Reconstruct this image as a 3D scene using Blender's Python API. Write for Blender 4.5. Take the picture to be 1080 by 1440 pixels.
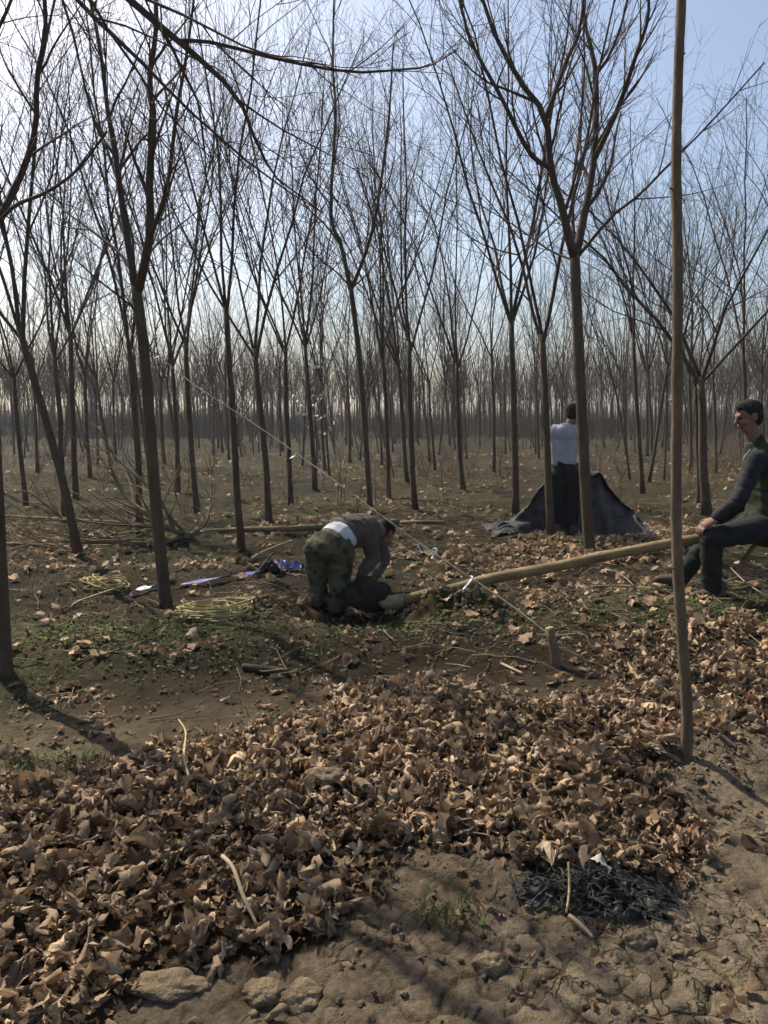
import bpy, math, random
import numpy as np
from mathutils import Vector, Matrix, Quaternion

# ------------------------------------------------------------------ camera, sky, sun, exposure
CAM_H, PITCH, F = 1.45, math.radians(6.74), 1100.0          # metres, radians, focal length in photo pixels (1080x1440)
SUN_EL, SUN_ROT = math.radians(47), math.radians(42)        # the sun stands ahead and to the left
EXPOSURE = 0.78
scn = bpy.context.scene
for o in list(bpy.data.objects): bpy.data.objects.remove(o)
cam_d = bpy.data.cameras.new('camera'); cam = bpy.data.objects.new('camera', cam_d); scn.collection.objects.link(cam)
cam_d.sensor_fit = 'VERTICAL'; cam_d.sensor_height = 24.0; cam_d.lens = 24.0 * F / 1440.0
cam_d.clip_start = 0.05; cam_d.clip_end = 3000
cam.location = (0, 0, CAM_H); cam.rotation_euler = (math.pi / 2 - PITCH, 0, 0)
scn.camera = cam
world = bpy.data.worlds.new('World'); scn.world = world; world.use_nodes = True
wn = world.node_tree.nodes; wl = world.node_tree.links
sky = wn.new('ShaderNodeTexSky'); sky.sky_type = 'NISHITA'; sky.sun_disc = False
sky.sun_elevation = SUN_EL; sky.sun_rotation = -SUN_ROT     # positive turns towards +X
sky.air_density = 1.0; sky.dust_density = 2.7; sky.ozone_density = .8; sky.altitude = 20
wl.new(sky.outputs[0], wn['Background'].inputs[0]); wn['Background'].inputs[1].default_value = 0.098
sun_dir = Vector((-math.cos(SUN_EL) * math.sin(SUN_ROT), math.cos(SUN_EL) * math.cos(SUN_ROT), math.sin(SUN_EL)))
sun_d = bpy.data.lights.new('sun', 'SUN'); sun_d.energy = 5.0; sun_d.angle = math.radians(0.53); sun_d.color = (1.0, 0.91, 0.77)
sun = bpy.data.objects.new('sun', sun_d); scn.collection.objects.link(sun)
sun.rotation_euler = sun_dir.to_track_quat('Z', 'Y').to_euler(); sun.location = sun_dir * 60
scn.view_settings.view_transform = 'Standard'; scn.view_settings.look = 'None'
scn.view_settings.exposure = EXPOSURE; scn.view_settings.gamma = 1.0; scn.view_settings.use_curve_mapping = False
scn.render.engine = 'CYCLES'
scn.cycles.max_bounces = 4; scn.cycles.volume_bounces = 0; scn.cycles.use_adaptive_sampling = True; scn.cycles.adaptive_threshold = .03; scn.cycles.transparent_max_bounces = 6

rng = np.random.default_rng(11); random.seed(11)
C = scn.collection

# ------------------------------------------------------------------ pixels and points
cp, sp = math.cos(PITCH), math.sin(PITCH)
def ray(px, py):
    a, b = (px - 540.0) / F, (720.0 - py) / F
    return np.array([a, cp + b * sp, -sp + b * cp])
def P(px, py, Y):                      # the point on a pixel's ray at distance Y
    d = ray(px, py); return np.array([0, 0, CAM_H]) + d * (Y / d[1])
def flat(px, py):
    d = ray(px, py); k = -CAM_H / d[2]; return d[0] * k, d[1] * k
def proj(p):
    x, y, z = p[..., 0], p[..., 1], p[..., 2] - CAM_H
    dep = y * cp - z * sp; up = y * sp + z * cp
    return 540 + F * x / dep, 720 - F * up / dep

# ------------------------------------------------------------------ noise
def _h(ix, iy, s):
    n = (ix * 374761393 + iy * 668265263 + s * 1442695041) & 0xffffffff
    n = ((n ^ (n >> 13)) * 1274126177) & 0xffffffff
    n ^= n >> 16
    return n / 4294967296.0
def vnoise(x, y, s=0):
    x = np.asarray(x, float); y = np.asarray(y, float)
    ix = np.floor(x).astype(np.int64); iy = np.floor(y).astype(np.int64)
    fx = x - ix; fy = y - iy
    fx = fx * fx * (3 - 2 * fx); fy = fy * fy * (3 - 2 * fy)
    a = _h(ix, iy, s); b = _h(ix + 1, iy, s); c = _h(ix, iy + 1, s); d = _h(ix + 1, iy + 1, s)
    return ((a + (b - a) * fx) * (1 - fy) + (c + (d - c) * fx) * fy) * 2 - 1
def fbm(x, y, o=4, s=0):
    r = 0; a = 1.0; k = 1.0
    for i in range(o):
        r = r + a * vnoise(x * k + 17.3 * i, y * k - 9.1 * i, s + i); a *= .5; k *= 2.03
    return r
def vor_edge(x, y, s):
    ix = np.floor(x).astype(np.int64); iy = np.floor(y).astype(np.int64)
    f1 = np.full(x.shape, 9.0); f2 = np.full(x.shape, 9.0)
    for dx in (-1, 0, 1):
        for dy in (-1, 0, 1):
            jx, jy = ix + dx, iy + dy
            d = np.hypot(jx + .1 + .8 * _h(jx, jy, s) - x, jy + .1 + .8 * _h(jx, jy, s + 7) - y)
            f2 = np.where(d < f1, f1, np.minimum(f2, d)); f1 = np.minimum(f1, d)
    return f2 - f1
def inpoly(px, py, poly):
    r = np.zeros(np.shape(px), bool); n = len(poly)
    for i in range(n):
        x0, y0 = poly[i]; x1, y1 = poly[(i + 1) % n]
        if y0 == y1: continue
        c = ((y0 > py) != (y1 > py)) & (px < (x1 - x0) * (py - y0) / (y1 - y0) + x0)
        r ^= c
    return r
def g2(x, y, cx, cy, sx, sy=None):
    sy = sy or sx
    return np.exp(-.5 * (((x - cx) / sx) ** 2 + ((y - cy) / sy) ** 2))
def smooth(a, b, v):
    t = np.clip((v - a) / (b - a), 0, 1); return t * t * (3 - 2 * t)

# ------------------------------------------------------------------ ground height
HOLE = flat(522, 872); MOUND = flat(628, 862); SAP = flat(966, 1066); PEG = flat(784, 934)
PILE = [(-60, 1100), (110, 1098), (245, 1052), (420, 1020), (520, 968), (640, 965), (760, 998), (870, 975), (960, 1040), (905, 1085),
        (965, 1130), (1000, 1200), (945, 1248), (760, 1232), (690, 1195), (565, 1185), (520, 1260), (440, 1338), (240, 1368), (130, 1450), (-60, 1480)]
BAND = [(835, 915), (960, 868), (1130, 872), (1130, 1000), (1010, 1035), (960, 1030), (885, 985)]
def ridge(x, y): return np.exp(-.5 * ((y - (5.25 + .17 * x + .1 * np.sin(x * 1.7))) / .42) ** 2)
def H(x, y):
    x = np.asarray(x, float); y = np.asarray(y, float)
    near = 1 - smooth(14, 40, np.abs(y))
    z = .05 * fbm(x * .35 + 3, y * .35, 3, 1) * (.5 + .5 * near) + near * ((.016 + .030 * smooth(4.5, 7, y)) * fbm(x * 2.1, y * 2.1, 4, 5) + .006 * fbm(x * 9, y * 9, 3, 9))
    z += .11 * ridge(x, y) * (.8 + .3 * vnoise(x * 1.3, y * .7, 21)) * (1 - smooth(6, 9, np.abs(x)))
    z -= .055 * g2(x, y, -1.3, 4.15, 1.4, .3)
    z += .23 * g2(x, y, MOUND[0], MOUND[1], .30, .16) * (1 + .45 * fbm(x * 5, y * 5, 3, 31))
    z += .09 * g2(x, y, MOUND[0] - 1.45, MOUND[1] + .1, .3, .2) * (1 + .35 * fbm(x * 5, y * 5, 3, 33))
    z -= .26 * g2(x, y, HOLE[0], HOLE[1] + .15, .36, .3)
    z += .085 * g2(x, y, SAP[0], SAP[1], .22) * (1 + .3 * fbm(x * 8, y * 8, 3, 35))
    z += .05 * g2(x, y, PEG[0], PEG[1], .3)
    z += .03 * g2(x, y, -.7, 2.9, 1.0, .6)
    z -= .05 * g2(x, y, 1.6, 2.6, .8, .5)
    z += .05 * g2(x, y, .45, 2.33, .35, .16)
    z += .06 * g2(x, y, 2.4, 5.9, .7, .6)
    return z
def H1(x, y): return float(H(np.array([x]), np.array([y]))[0])
def G(px, py):                         # where a pixel's ray meets the ground
    d = ray(px, py); t = np.linspace(.8, 160, 16000) / d[1]
    X, Y, Z = d[0] * t, d[1] * t, CAM_H + d[2] * t
    k = np.argmax(Z < H(X, Y)); return np.array([X[k], Y[k], H1(X[k], Y[k])])

# ------------------------------------------------------------------ object helpers
def obj(name, me, mat=None, parent=None):
    o = bpy.data.objects.new(name, me); C.objects.link(o)
    if mat is not None and me is not None:
        me.materials.clear(); me.materials.append(mat)
    if parent is not None: o.parent = parent
    return o
def mesh(name, v, f, smooth_=True, attrs=None):
    me = bpy.data.meshes.new(name)
    v = np.asarray(v, np.float32).reshape(-1, 3)
    if isinstance(f, np.ndarray):
        n, k = f.shape
        me.vertices.add(len(v)); me.vertices.foreach_set('co', v.ravel())
        me.loops.add(n * k); me.loops.foreach_set('vertex_index', f.astype(np.int32).ravel())
        me.polygons.add(n); me.polygons.foreach_set('loop_start', np.arange(0, n * k, k, dtype=np.int32))
        me.update(calc_edges=True)
    else:
        me.from_pydata(v.tolist(), [], f); me.update()
    if smooth_ and len(me.polygons): me.polygons.foreach_set('use_smooth', np.ones(len(me.polygons), bool))
    for k, a in (attrs or {}).items():
        at = me.attributes.new(k, 'FLOAT', 'POINT'); at.data.foreach_set('value', np.asarray(a, np.float32))
    me.validate()
    return me
def tag(o, label=None, cat=None, group=None, kind=None):
    if label: o['label'] = label
    if cat: o['category'] = cat
    if group: o['group'] = group
    if kind: o['kind'] = kind
    return o
def thing(name, loc, label, cat, group=None):
    o = bpy.data.objects.new(name, None); C.objects.link(o); o.location = loc
    o.empty_display_size = .1
    return tag(o, label, cat, group)
def recenter(v, loc): return np.asarray(v, float) - np.asarray(loc, float)

# ------------------------------------------------------------------ materials
class NT:
    def __init__(s, name):
        s.m = bpy.data.materials.new(name); s.m.use_nodes = True; s.t = s.m.node_tree
        s.b = s.t.nodes['Principled BSDF']; s.out = s.t.nodes['Material Output']
        s.b.inputs['Roughness'].default_value = .9; s.b.inputs['Specular IOR Level'].default_value = .25
    def n(s, k, **kw):
        q = s.t.nodes.new(k)
        for a, b in kw.items():
            if a in q.inputs: q.inputs[a].default_value = b
            else: setattr(q, a, b)
        return q
    def l(s, a, b): s.t.links.new(a, b)
    def noise(s, scale, detail=5, rough=.6, vec=None):
        q = s.n('ShaderNodeTexNoise'); q.inputs['Scale'].default_value = scale; q.inputs['Detail'].default_value = detail; q.inputs['Roughness'].default_value = rough
        if vec is not None: s.l(vec, q.inputs['Vector'])
        return q.outputs['Fac']
    def coord(s, kind='Object', scale=None):
        c = s.n('ShaderNodeTexCoord').outputs[kind]
        if scale:
            mp = s.n('ShaderNodeMapping'); mp.inputs['Scale'].default_value = scale; s.l(c, mp.inputs[0]); return mp.outputs[0]
        return c
    def ramp(s, fac, stops):
        q = s.n('ShaderNodeValToRGB'); e = q.color_ramp.elements
        while len(e) < len(stops): e.new(.5)
        for i, (p, c) in enumerate(stops): e[i].position = p; e[i].color = (*c, 1)
        s.l(fac, q.inputs[0]); return q.outputs[0]
    def mix(s, fac, a, b, mode='MIX'):
        q = s.n('ShaderNodeMix', data_type='RGBA', blend_type=mode)
        for v, i in ((fac, 0), (a, 6), (b, 7)):
            if hasattr(v, 'links'): s.l(v, q.inputs[i])
            elif i == 0: q.inputs[0].default_value = v
            else: q.inputs[i].default_value = (*v, 1)
        return q.outputs[2]
    def math(s, op, a, b=None):
        q = s.n('ShaderNodeMath', operation=op)
        for v, i in ((a, 0), (b, 1)):
            if v is None: continue
            if hasattr(v, 'links'): s.l(v, q.inputs[i])
            else: q.inputs[i].default_value = v
        return q.outputs[0]
    def attr(s, name):
        q = s.n('ShaderNodeAttribute'); q.attribute_name = name; return q.outputs['Fac']
    def bump(s, h, strength=.5, dist=.01):
        q = s.n('ShaderNodeBump'); q.inputs['Strength'].default_value = strength; q.inputs['Distance'].default_value = dist
        s.l(h, q.inputs['Height']); s.l(q.outputs[0], s.b.inputs['Normal'])
    def col(s, c):
        if hasattr(c, 'links'): s.l(c, s.b.inputs['Base Color'])
        else: s.b.inputs['Base Color'].default_value = (*c, 1)
        return s

def two_tone(name, a, b, scale=6, bump=.3, bscale=60, rough=.9, dist=.004, stretch=None):
    t = NT(name); v = t.coord('Object', stretch)
    t.col(t.mix(t.math('MULTIPLY_ADD', t.noise(scale, 5, .65, v), 1.9) if False else t.ramp(t.noise(scale, 5, .65, v), [(.35, (0, 0, 0)), (.65, (1, 1, 1))]), a, b))
    t.b.inputs['Roughness'].default_value = rough
    if bump: t.bump(t.noise(bscale, 4, .7, v), bump, dist)
    return t.m

def mat_ground():
    t = NT('soil'); v = t.coord('Object')
    n1, n2, n3 = t.noise(1.1, 5, .6, v), t.noise(7, 6, .65, v), t.noise(60, 5, .7, v)
    n1 = t.math('ADD', t.math('MULTIPLY', n1, .55), t.math('MULTIPLY', t.noise(4.5, 6, .7, v), .45))
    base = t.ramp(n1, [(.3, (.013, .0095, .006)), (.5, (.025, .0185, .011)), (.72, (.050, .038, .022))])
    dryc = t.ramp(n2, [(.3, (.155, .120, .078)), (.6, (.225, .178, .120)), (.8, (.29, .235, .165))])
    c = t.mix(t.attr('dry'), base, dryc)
    c = t.mix(t.attr('wet_shade'), c, t.ramp(n2, [(.3, (.016, .010, .006)), (.7, (.045, .029, .016))]))  # damp dug soil, and the shade painted under the leaf pile
    mo = t.math('MULTIPLY', t.attr('moss'), t.ramp(t.noise(11, 6, .7, v), [(.42, (0, 0, 0)), (.6, (1, 1, 1))]))
    c = t.mix(mo, c, t.ramp(n3, [(.3, (.050, .060, .020)), (.7, (.105, .110, .042))]))
    c = t.mix(.8, c, t.ramp(n3, [(.28, (.45, .45, .45)), (.5, (1, 1, 1)), (.72, (1.35, 1.3, 1.25))]), 'MULTIPLY')
    c = t.mix(t.attr('crack'), c, (.035, .025, .016))
    wv = t.n('ShaderNodeVectorMath', operation='ADD'); nv = t.n('ShaderNodeTexNoise'); nv.inputs['Scale'].default_value = 7; nv.inputs['Detail'].default_value = 4
    sv = t.n('ShaderNodeVectorMath', operation='SCALE'); sv.inputs['Scale'].default_value = .16; t.l(v, nv.inputs['Vector']); t.l(nv.outputs['Color'], sv.inputs[0]); t.l(v, wv.inputs[0]); t.l(sv.outputs[0], wv.inputs[1])
    vo = t.n('ShaderNodeTexVoronoi', feature='DISTANCE_TO_EDGE'); vo.inputs['Scale'].default_value = 11; t.l(wv.outputs[0], vo.inputs['Vector'])
    ck = t.ramp(vo.outputs['Distance'], [(0, (1, 1, 1)), (.018, (.8, .8, .8)), (.05, (0, 0, 0))])
    ck = t.math('MULTIPLY', ck, t.math('MULTIPLY', t.attr('dry'), t.ramp(t.noise(2.3, 3, .5, v), [(.47, (0, 0, 0)), (.58, (1, 1, 1))])))
    c = t.mix(t.math('MULTIPLY', ck, .8), c, (.03, .022, .014))
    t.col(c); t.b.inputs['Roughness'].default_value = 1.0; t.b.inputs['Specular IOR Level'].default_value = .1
    h = t.math('ADD', t.math('MULTIPLY', n3, .6), t.math('MULTIPLY', t.noise(220, 3, .7, v), .4))
    h = t.math('SUBTRACT', t.math('ADD', h, t.math('MULTIPLY', t.noise(24, 5, .7, v), .9)), t.math('MULTIPLY', ck, .7))
    t.bump(h, 1.0, .016)
    return t.m
def mat_leaf(name, source):
    t = NT(name)
    r = t.attr('tone') if source == 'attr' else t.n('ShaderNodeObjectInfo').outputs['Random']
    c = t.ramp(r, [(0, (.070, .042, .023)), (.22, (.155, .094, .050)), (.45, (.27, .172, .095)), (.68, (.39, .262, .152)), (.86, (.48, .345, .215)), (.95, (.52, .385, .25)), (1, (.38, .14, .06))])
    v = t.coord('Object')
    c = t.mix(.8, c, t.ramp(t.noise(38, 5, .7, v), [(.3, (.5, .47, .43)), (.55, (1, 1, 1)), (.75, (1.2, 1.15, 1.1))]), 'MULTIPLY')
    bk = t.n('ShaderNodeNewGeometry').outputs['Backfacing']
    c = t.mix(t.math('MULTIPLY', bk, .45), c, (.42, .31, .20))
    ve = t.math('ABSOLUTE', t.math('SUBTRACT', t.math('FRACT', t.math('ADD', t.attr('vein'), .5)), .5))
    ve = t.ramp(ve, [(0, (1, 1, 1)), (.05, (.6, .6, .6)), (.10, (0, 0, 0))]); c = t.mix(t.math('MULTIPLY', ve, .35), c, (.50, .39, .25))
    t.col(c); t.b.inputs['Roughness'].default_value = .75; t.b.inputs['Specular IOR Level'].default_value = .3
    t.bump(t.math('ADD', t.noise(130, 4, .6, v), t.math('MULTIPLY', ve, -.5)), .8, .005)
    tr = t.n('ShaderNodeBsdfTranslucent'); t.l(c, tr.inputs[0])
    ms = t.n('ShaderNodeMixShader'); ms.inputs[0].default_value = .16
    t.l(t.b.outputs[0], ms.inputs[1]); t.l(tr.outputs[0], ms.inputs[2]); t.l(ms.outputs[0], t.out.inputs[0])
    return t.m
def mat_bark(name, a, b, moss=None, st=(1, 1, .35)):
    t = NT(name); v = t.coord('Object', st)
    n = t.noise(14, 6, .7, v)
    c = t.ramp(n, [(.3, a), (.7, b)])
    c = t.mix(.6, c, t.ramp(t.noise(70, 4, .7, v), [(.3, (.5, .5, .5)), (.6, (1.1, 1.1, 1.1))]), 'MULTIPLY')
    if moss:
        c = t.mix(t.ramp(t.noise(3.2, 4, .6, t.coord('Object')), [(.5, (0, 0, 0)), (.68, (.7, .7, .7))]), c, moss)
    t.col(c); t.bump(t.noise(45, 5, .75, v), .9, .008)
    return t.m

M = {}
M['soil'] = mat_ground()
M['clod'] = two_tone('dry_clod', (.075, .056, .035), (.19, .148, .098), 14, .9, 80, 1.0, .01)
M['leaf'] = mat_leaf('dead_leaf', 'attr'); M['leaf_o'] = mat_leaf('dead_leaf_single', 'obj')
M['bark'] = mat_bark('bark', (.052, .036, .023), (.118, .084, .054), (.085, .076, .034))
M['bark_dark'] = mat_bark('bark_dark', (.030, .024, .019), (.068, .054, .040))
M['twig'] = mat_bark('twig_bark', (.040, .026, .018), (.094, .064, .044))
M['sap'] = mat_bark('sapling_bark', (.085, .062, .040), (.165, .120, .080))
M['log'] = mat_bark('pale_bark', (.11, .078, .036), (.29, .215, .115), (.095, .10, .036), (.3, 1, 1))
M['felled'] = mat_bark('felled_bark', (.10, .078, .043), (.25, .20, .12))
M['dark_soil'] = two_tone('root_ball_soil', (.014, .012, .011), (.034, .026, .020), 12, .8, 60, 1.0, .01)
M['grass'] = two_tone('grass_green', (.045, .062, .018), (.11, .125, .045), 3, 0)
M['brush'] = two_tone('dry_brush', (.070, .040, .028), (.14, .088, .060), 3, 0)
M['straw'] = two_tone('dry_grass', (.12, .090, .048), (.25, .195, .11), 3, 0)

# ------------------------------------------------------------------ ground
def build_ground():
    ys = np.concatenate([np.linspace(-6, .95, 16), 1.0 * np.exp(np.arange(0, 790) * .0056)])
    far = ys[-1] * np.exp(np.arange(1, 26) * .09); ys = np.concatenate([ys, far])
    t = np.concatenate([-np.linspace(6, .52, 40)[:-1] , np.linspace(-.52, .52, 330), np.linspace(.52, 6, 40)[1:]])
    Yg, Tg = np.meshgrid(ys, t, indexing='ij')
    X = Tg * np.maximum(Yg + .55, 1.8); Z = H(X, Yg)
    pr = np.stack([X, Yg, Z], -1)
    ahead = Yg > 1.2
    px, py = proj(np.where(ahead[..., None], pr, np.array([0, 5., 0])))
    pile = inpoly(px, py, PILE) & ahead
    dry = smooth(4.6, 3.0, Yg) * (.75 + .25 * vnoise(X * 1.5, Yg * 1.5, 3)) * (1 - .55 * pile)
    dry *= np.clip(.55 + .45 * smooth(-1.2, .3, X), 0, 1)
    wet_shade = g2(X, Yg, HOLE[0] + .1, HOLE[1] + .2, .75, .5) + .8 * g2(X, Yg, MOUND[0], MOUND[1], .6, .35) + .8 * g2(X, Yg, MOUND[0] - 1.4, MOUND[1] + .1, .45, .3) + .35 * g2(X, Yg, SAP[0] + .1, SAP[1] - .05, .3) + .45 * g2(X, Yg, -.6, 2.9, 1.0, .7)
    wet_shade = wet_shade + .9 * pile  # pile floor: leaf mould, darkened further as painted shade between the leaves
    wet_shade = np.clip(wet_shade * (.85 + .4 * vnoise(X * 3, Yg * 3, 8)), 0, 1)
    moss = np.clip(1.1 * ridge(X, Yg) * smooth(2.2, 4.6, Yg) + .55 * smooth(6, 9, Yg) + .5 * g2(X, Yg, -1.6, 3.4, .5, .3), 0, 1) * (.55 + .6 * vnoise(X * .9, Yg * .9, 14))
    dist = np.hypot(X, Yg); fine = smooth(5.0, 3.2, dist) * (Yg > 1)
    e1 = vor_edge(X * 6.5 + .45 * fbm(X * 6, Yg * 6, 3, 40), Yg * 6.5 + .45 * fbm(X * 6, Yg * 6, 3, 41), 51)
    e2 = vor_edge(X * 11 + .2 * fbm(X * 12, Yg * 12, 2, 42), Yg * 11, 57)
    m1 = smooth(.05, .45, vnoise(X * 1.1 + 5, Yg * 1.1, 61)) ; m2 = smooth(.0, .4, vnoise(X * 1.6 + 9, Yg * 1.6, 62))
    bare = np.clip(dry * 1.3, 0, 1) * (~pile) * fine
    wid = .05 + .09 * (vnoise(X * 5, Yg * 5, 63) * .5 + .5)
    k1 = smooth(wid, wid * .2, e1) * m1 * bare; k2 = smooth(.13, .03, e2) * m2 * bare
    crack = np.clip(k1 + .7 * k2, 0, 1)
    Zf = Z - .009 * k1 - .006 * k2 + bare * (.008 * fbm(X * 15, Yg * 15, 4, 71) + .004 * fbm(X * 45, Yg * 45, 2, 73))
    lump = np.clip(wet_shade - pile, 0, 1) * smooth(9, 6, Yg)
    Zf += lump * .034 * fbm(X * 9, Yg * 9, 4, 75)
    nr, nc = X.shape; idx = np.arange(nr * nc).reshape(nr, nc)
    f = np.stack([idx[:-1, :-1], idx[:-1, 1:], idx[1:, 1:], idx[1:, :-1]], -1).reshape(-1, 4)
    me = mesh('ground', np.stack([X, Yg, Zf], -1).reshape(-1, 3), f, True, dict(dry=dry.ravel(), wet_shade=wet_shade.ravel(), moss=np.clip(moss, 0, 1).ravel(), crack=(crack * .8).ravel()))
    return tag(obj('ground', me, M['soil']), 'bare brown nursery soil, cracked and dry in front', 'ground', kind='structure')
ground = build_ground()

# ------------------------------------------------------------------ tubes and trees
class TB:
    def __init__(s): s.v = []; s.f = []; s.n = 0
    def tube(s, pts, rad, sides=6, cap=True):
        pts = np.asarray(pts, float); n = len(pts); rad = np.broadcast_to(np.asarray(rad, float), (n,))
        tg = np.gradient(pts, axis=0); tg /= np.linalg.norm(tg, axis=1, keepdims=True) + 1e-9
        a = np.array([1., 0, 0]) if abs(tg[0, 0]) < .8 else np.array([0, 1., 0])
        u = np.cross(tg, a)
        # parallel-ish frame
        uu = np.zeros((n, 3)); p = u[0] / (np.linalg.norm(u[0]) + 1e-9)
        for i in range(n):
            p = p - tg[i] * p.dot(tg[i]); p = p / (np.linalg.norm(p) + 1e-9); uu[i] = p
        w = np.cross(tg, uu); th = np.arange(sides) * 2 * math.pi / sides
        ring = pts[:, None] + rad[:, None, None] * (np.cos(th)[None, :, None] * uu[:, None] + np.sin(th)[None, :, None] * w[:, None])
        b = s.n; s.v.append(ring.reshape(-1, 3)); k = np.arange(sides); k2 = (k + 1) % sides
        for i in range(n - 1):
            s.f.append(np.stack([b + i * sides + k, b + i * sides + k2, b + (i + 1) * sides + k2, b + (i + 1) * sides + k], -1))
        s.n += n * sides
        if cap:
            for e, i in ((0, 0), (1, n - 1)):
                s.v.append(pts[i:i + 1]); c = s.n; s.n += 1
                q = b + i * sides + k; q2 = b + i * sides + k2
                s.f.append(np.stack([np.full(sides, c), q2 if e == 0 else q, q if e == 0 else q2, np.full(sides, c)], -1))
    def mesh(s, name, origin=(0, 0, 0)):
        v = np.concatenate(s.v) - np.asarray(origin, float); f = np.concatenate(s.f)
        quad = f[f[:, 0] != f[:, 3]]; tri = f[f[:, 0] == f[:, 3]][:, :3]
        if len(tri) == 0: return mesh(name, v, quad)
        me = bpy.data.meshes.new(name); nq, nt = len(quad), len(tri)
        me.vertices.add(len(v)); me.vertices.foreach_set('co', v.astype(np.float32).ravel())
        me.loops.add(nq * 4 + nt * 3); me.loops.foreach_set('vertex_index', np.concatenate([quad.ravel(), tri.ravel()]).astype(np.int32))
        me.polygons.add(nq + nt); me.polygons.foreach_set('loop_start', np.concatenate([np.arange(nq) * 4, nq * 4 + np.arange(nt) * 3]).astype(np.int32))
        me.update(calc_edges=True); me.polygons.foreach_set('use_smooth', np.ones(nq + nt, bool)); me.validate(); return me

def unit(v): return v / (np.linalg.norm(v) + 1e-9)
def perp(d, ang, r):
    a = np.cross(d, [0, 0, 1.0]);
    a = unit(a) if np.linalg.norm(a) > 1e-3 else np.array([1., 0, 0])
    b = np.cross(d, a); return math.cos(ang) * a + math.sin(ang) * b
SEG = [7, 6, 5, 3]; SID = [7, 5, 4, 3]; RMIN = .0024
def stem(p, d, L, lvl, r, up=.10, wob=.07):
    n = SEG[lvl]; pts = [np.array(p, float)]; d = unit(np.array(d, float))
    for i in range(n):
        d = unit(d + r.normal(0, wob, 3) + np.array([0, 0, up])); pts.append(pts[-1] + d * L / n)
    return np.array(pts)
def sprout(tb, pts, rad, lvl, r, count, up=.10, t0=.15, lscale=1.0, spread=.62):
    seg = np.linalg.norm(np.diff(pts, axis=0), axis=1); cum = np.concatenate([[0], np.cumsum(seg)]); L = cum[-1]
    az = r.uniform(0, 6.28)
    for i in range(count):
        t = t0 + (1 - t0) * (i + r.uniform(0, .9)) / count; q = t * L
        k = min(np.searchsorted(cum, q) - 1, len(seg) - 1); k = max(k, 0); w = (q - cum[k]) / seg[k]
        p = pts[k] * (1 - w) + pts[k + 1] * w; rr = rad[k] * (1 - w) + rad[k + 1] * w
        d = unit(pts[k + 1] - pts[k]); az += 2.4 + r.normal(0, .4)
        a = spread * r.uniform(.65, 1.25)
        nd = unit(d * math.cos(a) + perp(d, az, r) * math.sin(a))
        grow(tb, p, nd, lscale * L * r.uniform(.36, .62) * (1.1 - .55 * t), max(rr * r.uniform(.42, .62), RMIN), lvl + 1, r, up)
KIDS = [7, 5, 3, 0]
def grow(tb, p, d, L, r0, lvl, r, up=.10):
    L = max(L, .22); pts = stem(p, d, L, lvl, r, up, .085 + .015 * lvl)
    rad = np.maximum(r0 * np.linspace(1, .3, len(pts)), RMIN * .8)
    tb.tube(pts, rad, SID[lvl], cap=False)
    if lvl < 3: sprout(tb, pts, rad, lvl, r, max(2, int(KIDS[lvl] * min(1.3, .55 + L / 2.2))), up)

def make_proto(seed, hf, ht, r0, nl, spread):
    r = np.random.default_rng(seed)
    n = 9; z = np.linspace(0, hf, n); off = np.cumsum(np.cumsum(r.normal(0, .011, (n, 2)), axis=0) * .6 + r.normal(0, .006, (n, 2)), axis=0); off -= off[0]
    tp = np.column_stack([off, z]); tp[0, 2] = -.12
    rad = np.linspace(r0, r0 * .72, n); rad[0] *= 1.3; rad[1] *= 1.02
    tb = TB(); tb.tube(tp, rad, 10); trunk = tb.mesh('trunk')
    top = tp[-1]; out = dict(trunk=trunk, top=top, hf=hf, r0=r0)
    for kind, kids in (('crown', [8, 6, 3, 0]), ('crown_far', [6, 4, 2, 0])):
        KIDS[:] = kids; r = np.random.default_rng(seed + 50)
        cb = TB(); az = r.uniform(0, 6.28)
        for i in range(nl):
            az += 6.28 / nl + r.normal(0, .35); a = spread * r.uniform(.55, 1.2) if i else spread * .25
            d = np.array([math.cos(az) * math.sin(a), math.sin(az) * math.sin(a), math.cos(a)])
            base = top - np.array([0, 0, r.uniform(0, .25)]) * (i > 0)
            grow(cb, base, d, (ht - hf) * r.uniform(.8, 1.05), r0 * .72 * r.uniform(.5, .72), 0, r, .045)
        for i in range(3):           # small shoots below the fork
            q = tp[r.integers(n // 2, n - 1)]; az = r.uniform(0, 6.28)
            grow(cb, q, np.array([math.cos(az), math.sin(az), .9]), r.uniform(.4, 1.1), .007, 2, r, .12)
        out[kind] = cb.mesh('crown')
    KIDS[:] = [7, 5, 3, 0]
    return out
PROTO = [make_proto(100 + i, hf, ht, r0, nl, spd) for i, (hf, ht, r0, nl, spd) in enumerate([
    (2.9, 8.2, .062, 4, .42), (2.6, 7.6, .055, 4, .50), (3.2, 8.6, .066, 5, .38), (2.8, 8.0, .058, 3, .46), (3.0, 7.4, .052, 4, .36),
    (2.4, 7.8, .060, 5, .48), (3.3, 8.8, .064, 4, .44), (2.7, 7.2, .048, 3, .40),
    (1.5, 6.2, .034, 4, .52), (1.9, 7.0, .042, 5, .50), (1.1, 5.0, .026, 3, .48), (2.2, 7.6, .046, 4, .62)])]
for p in PROTO:
    p['trunk'].materials.append(M['bark']); p['crown'].materials.append(M['twig']); p['crown_far'].materials.append(M['twig'])

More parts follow.
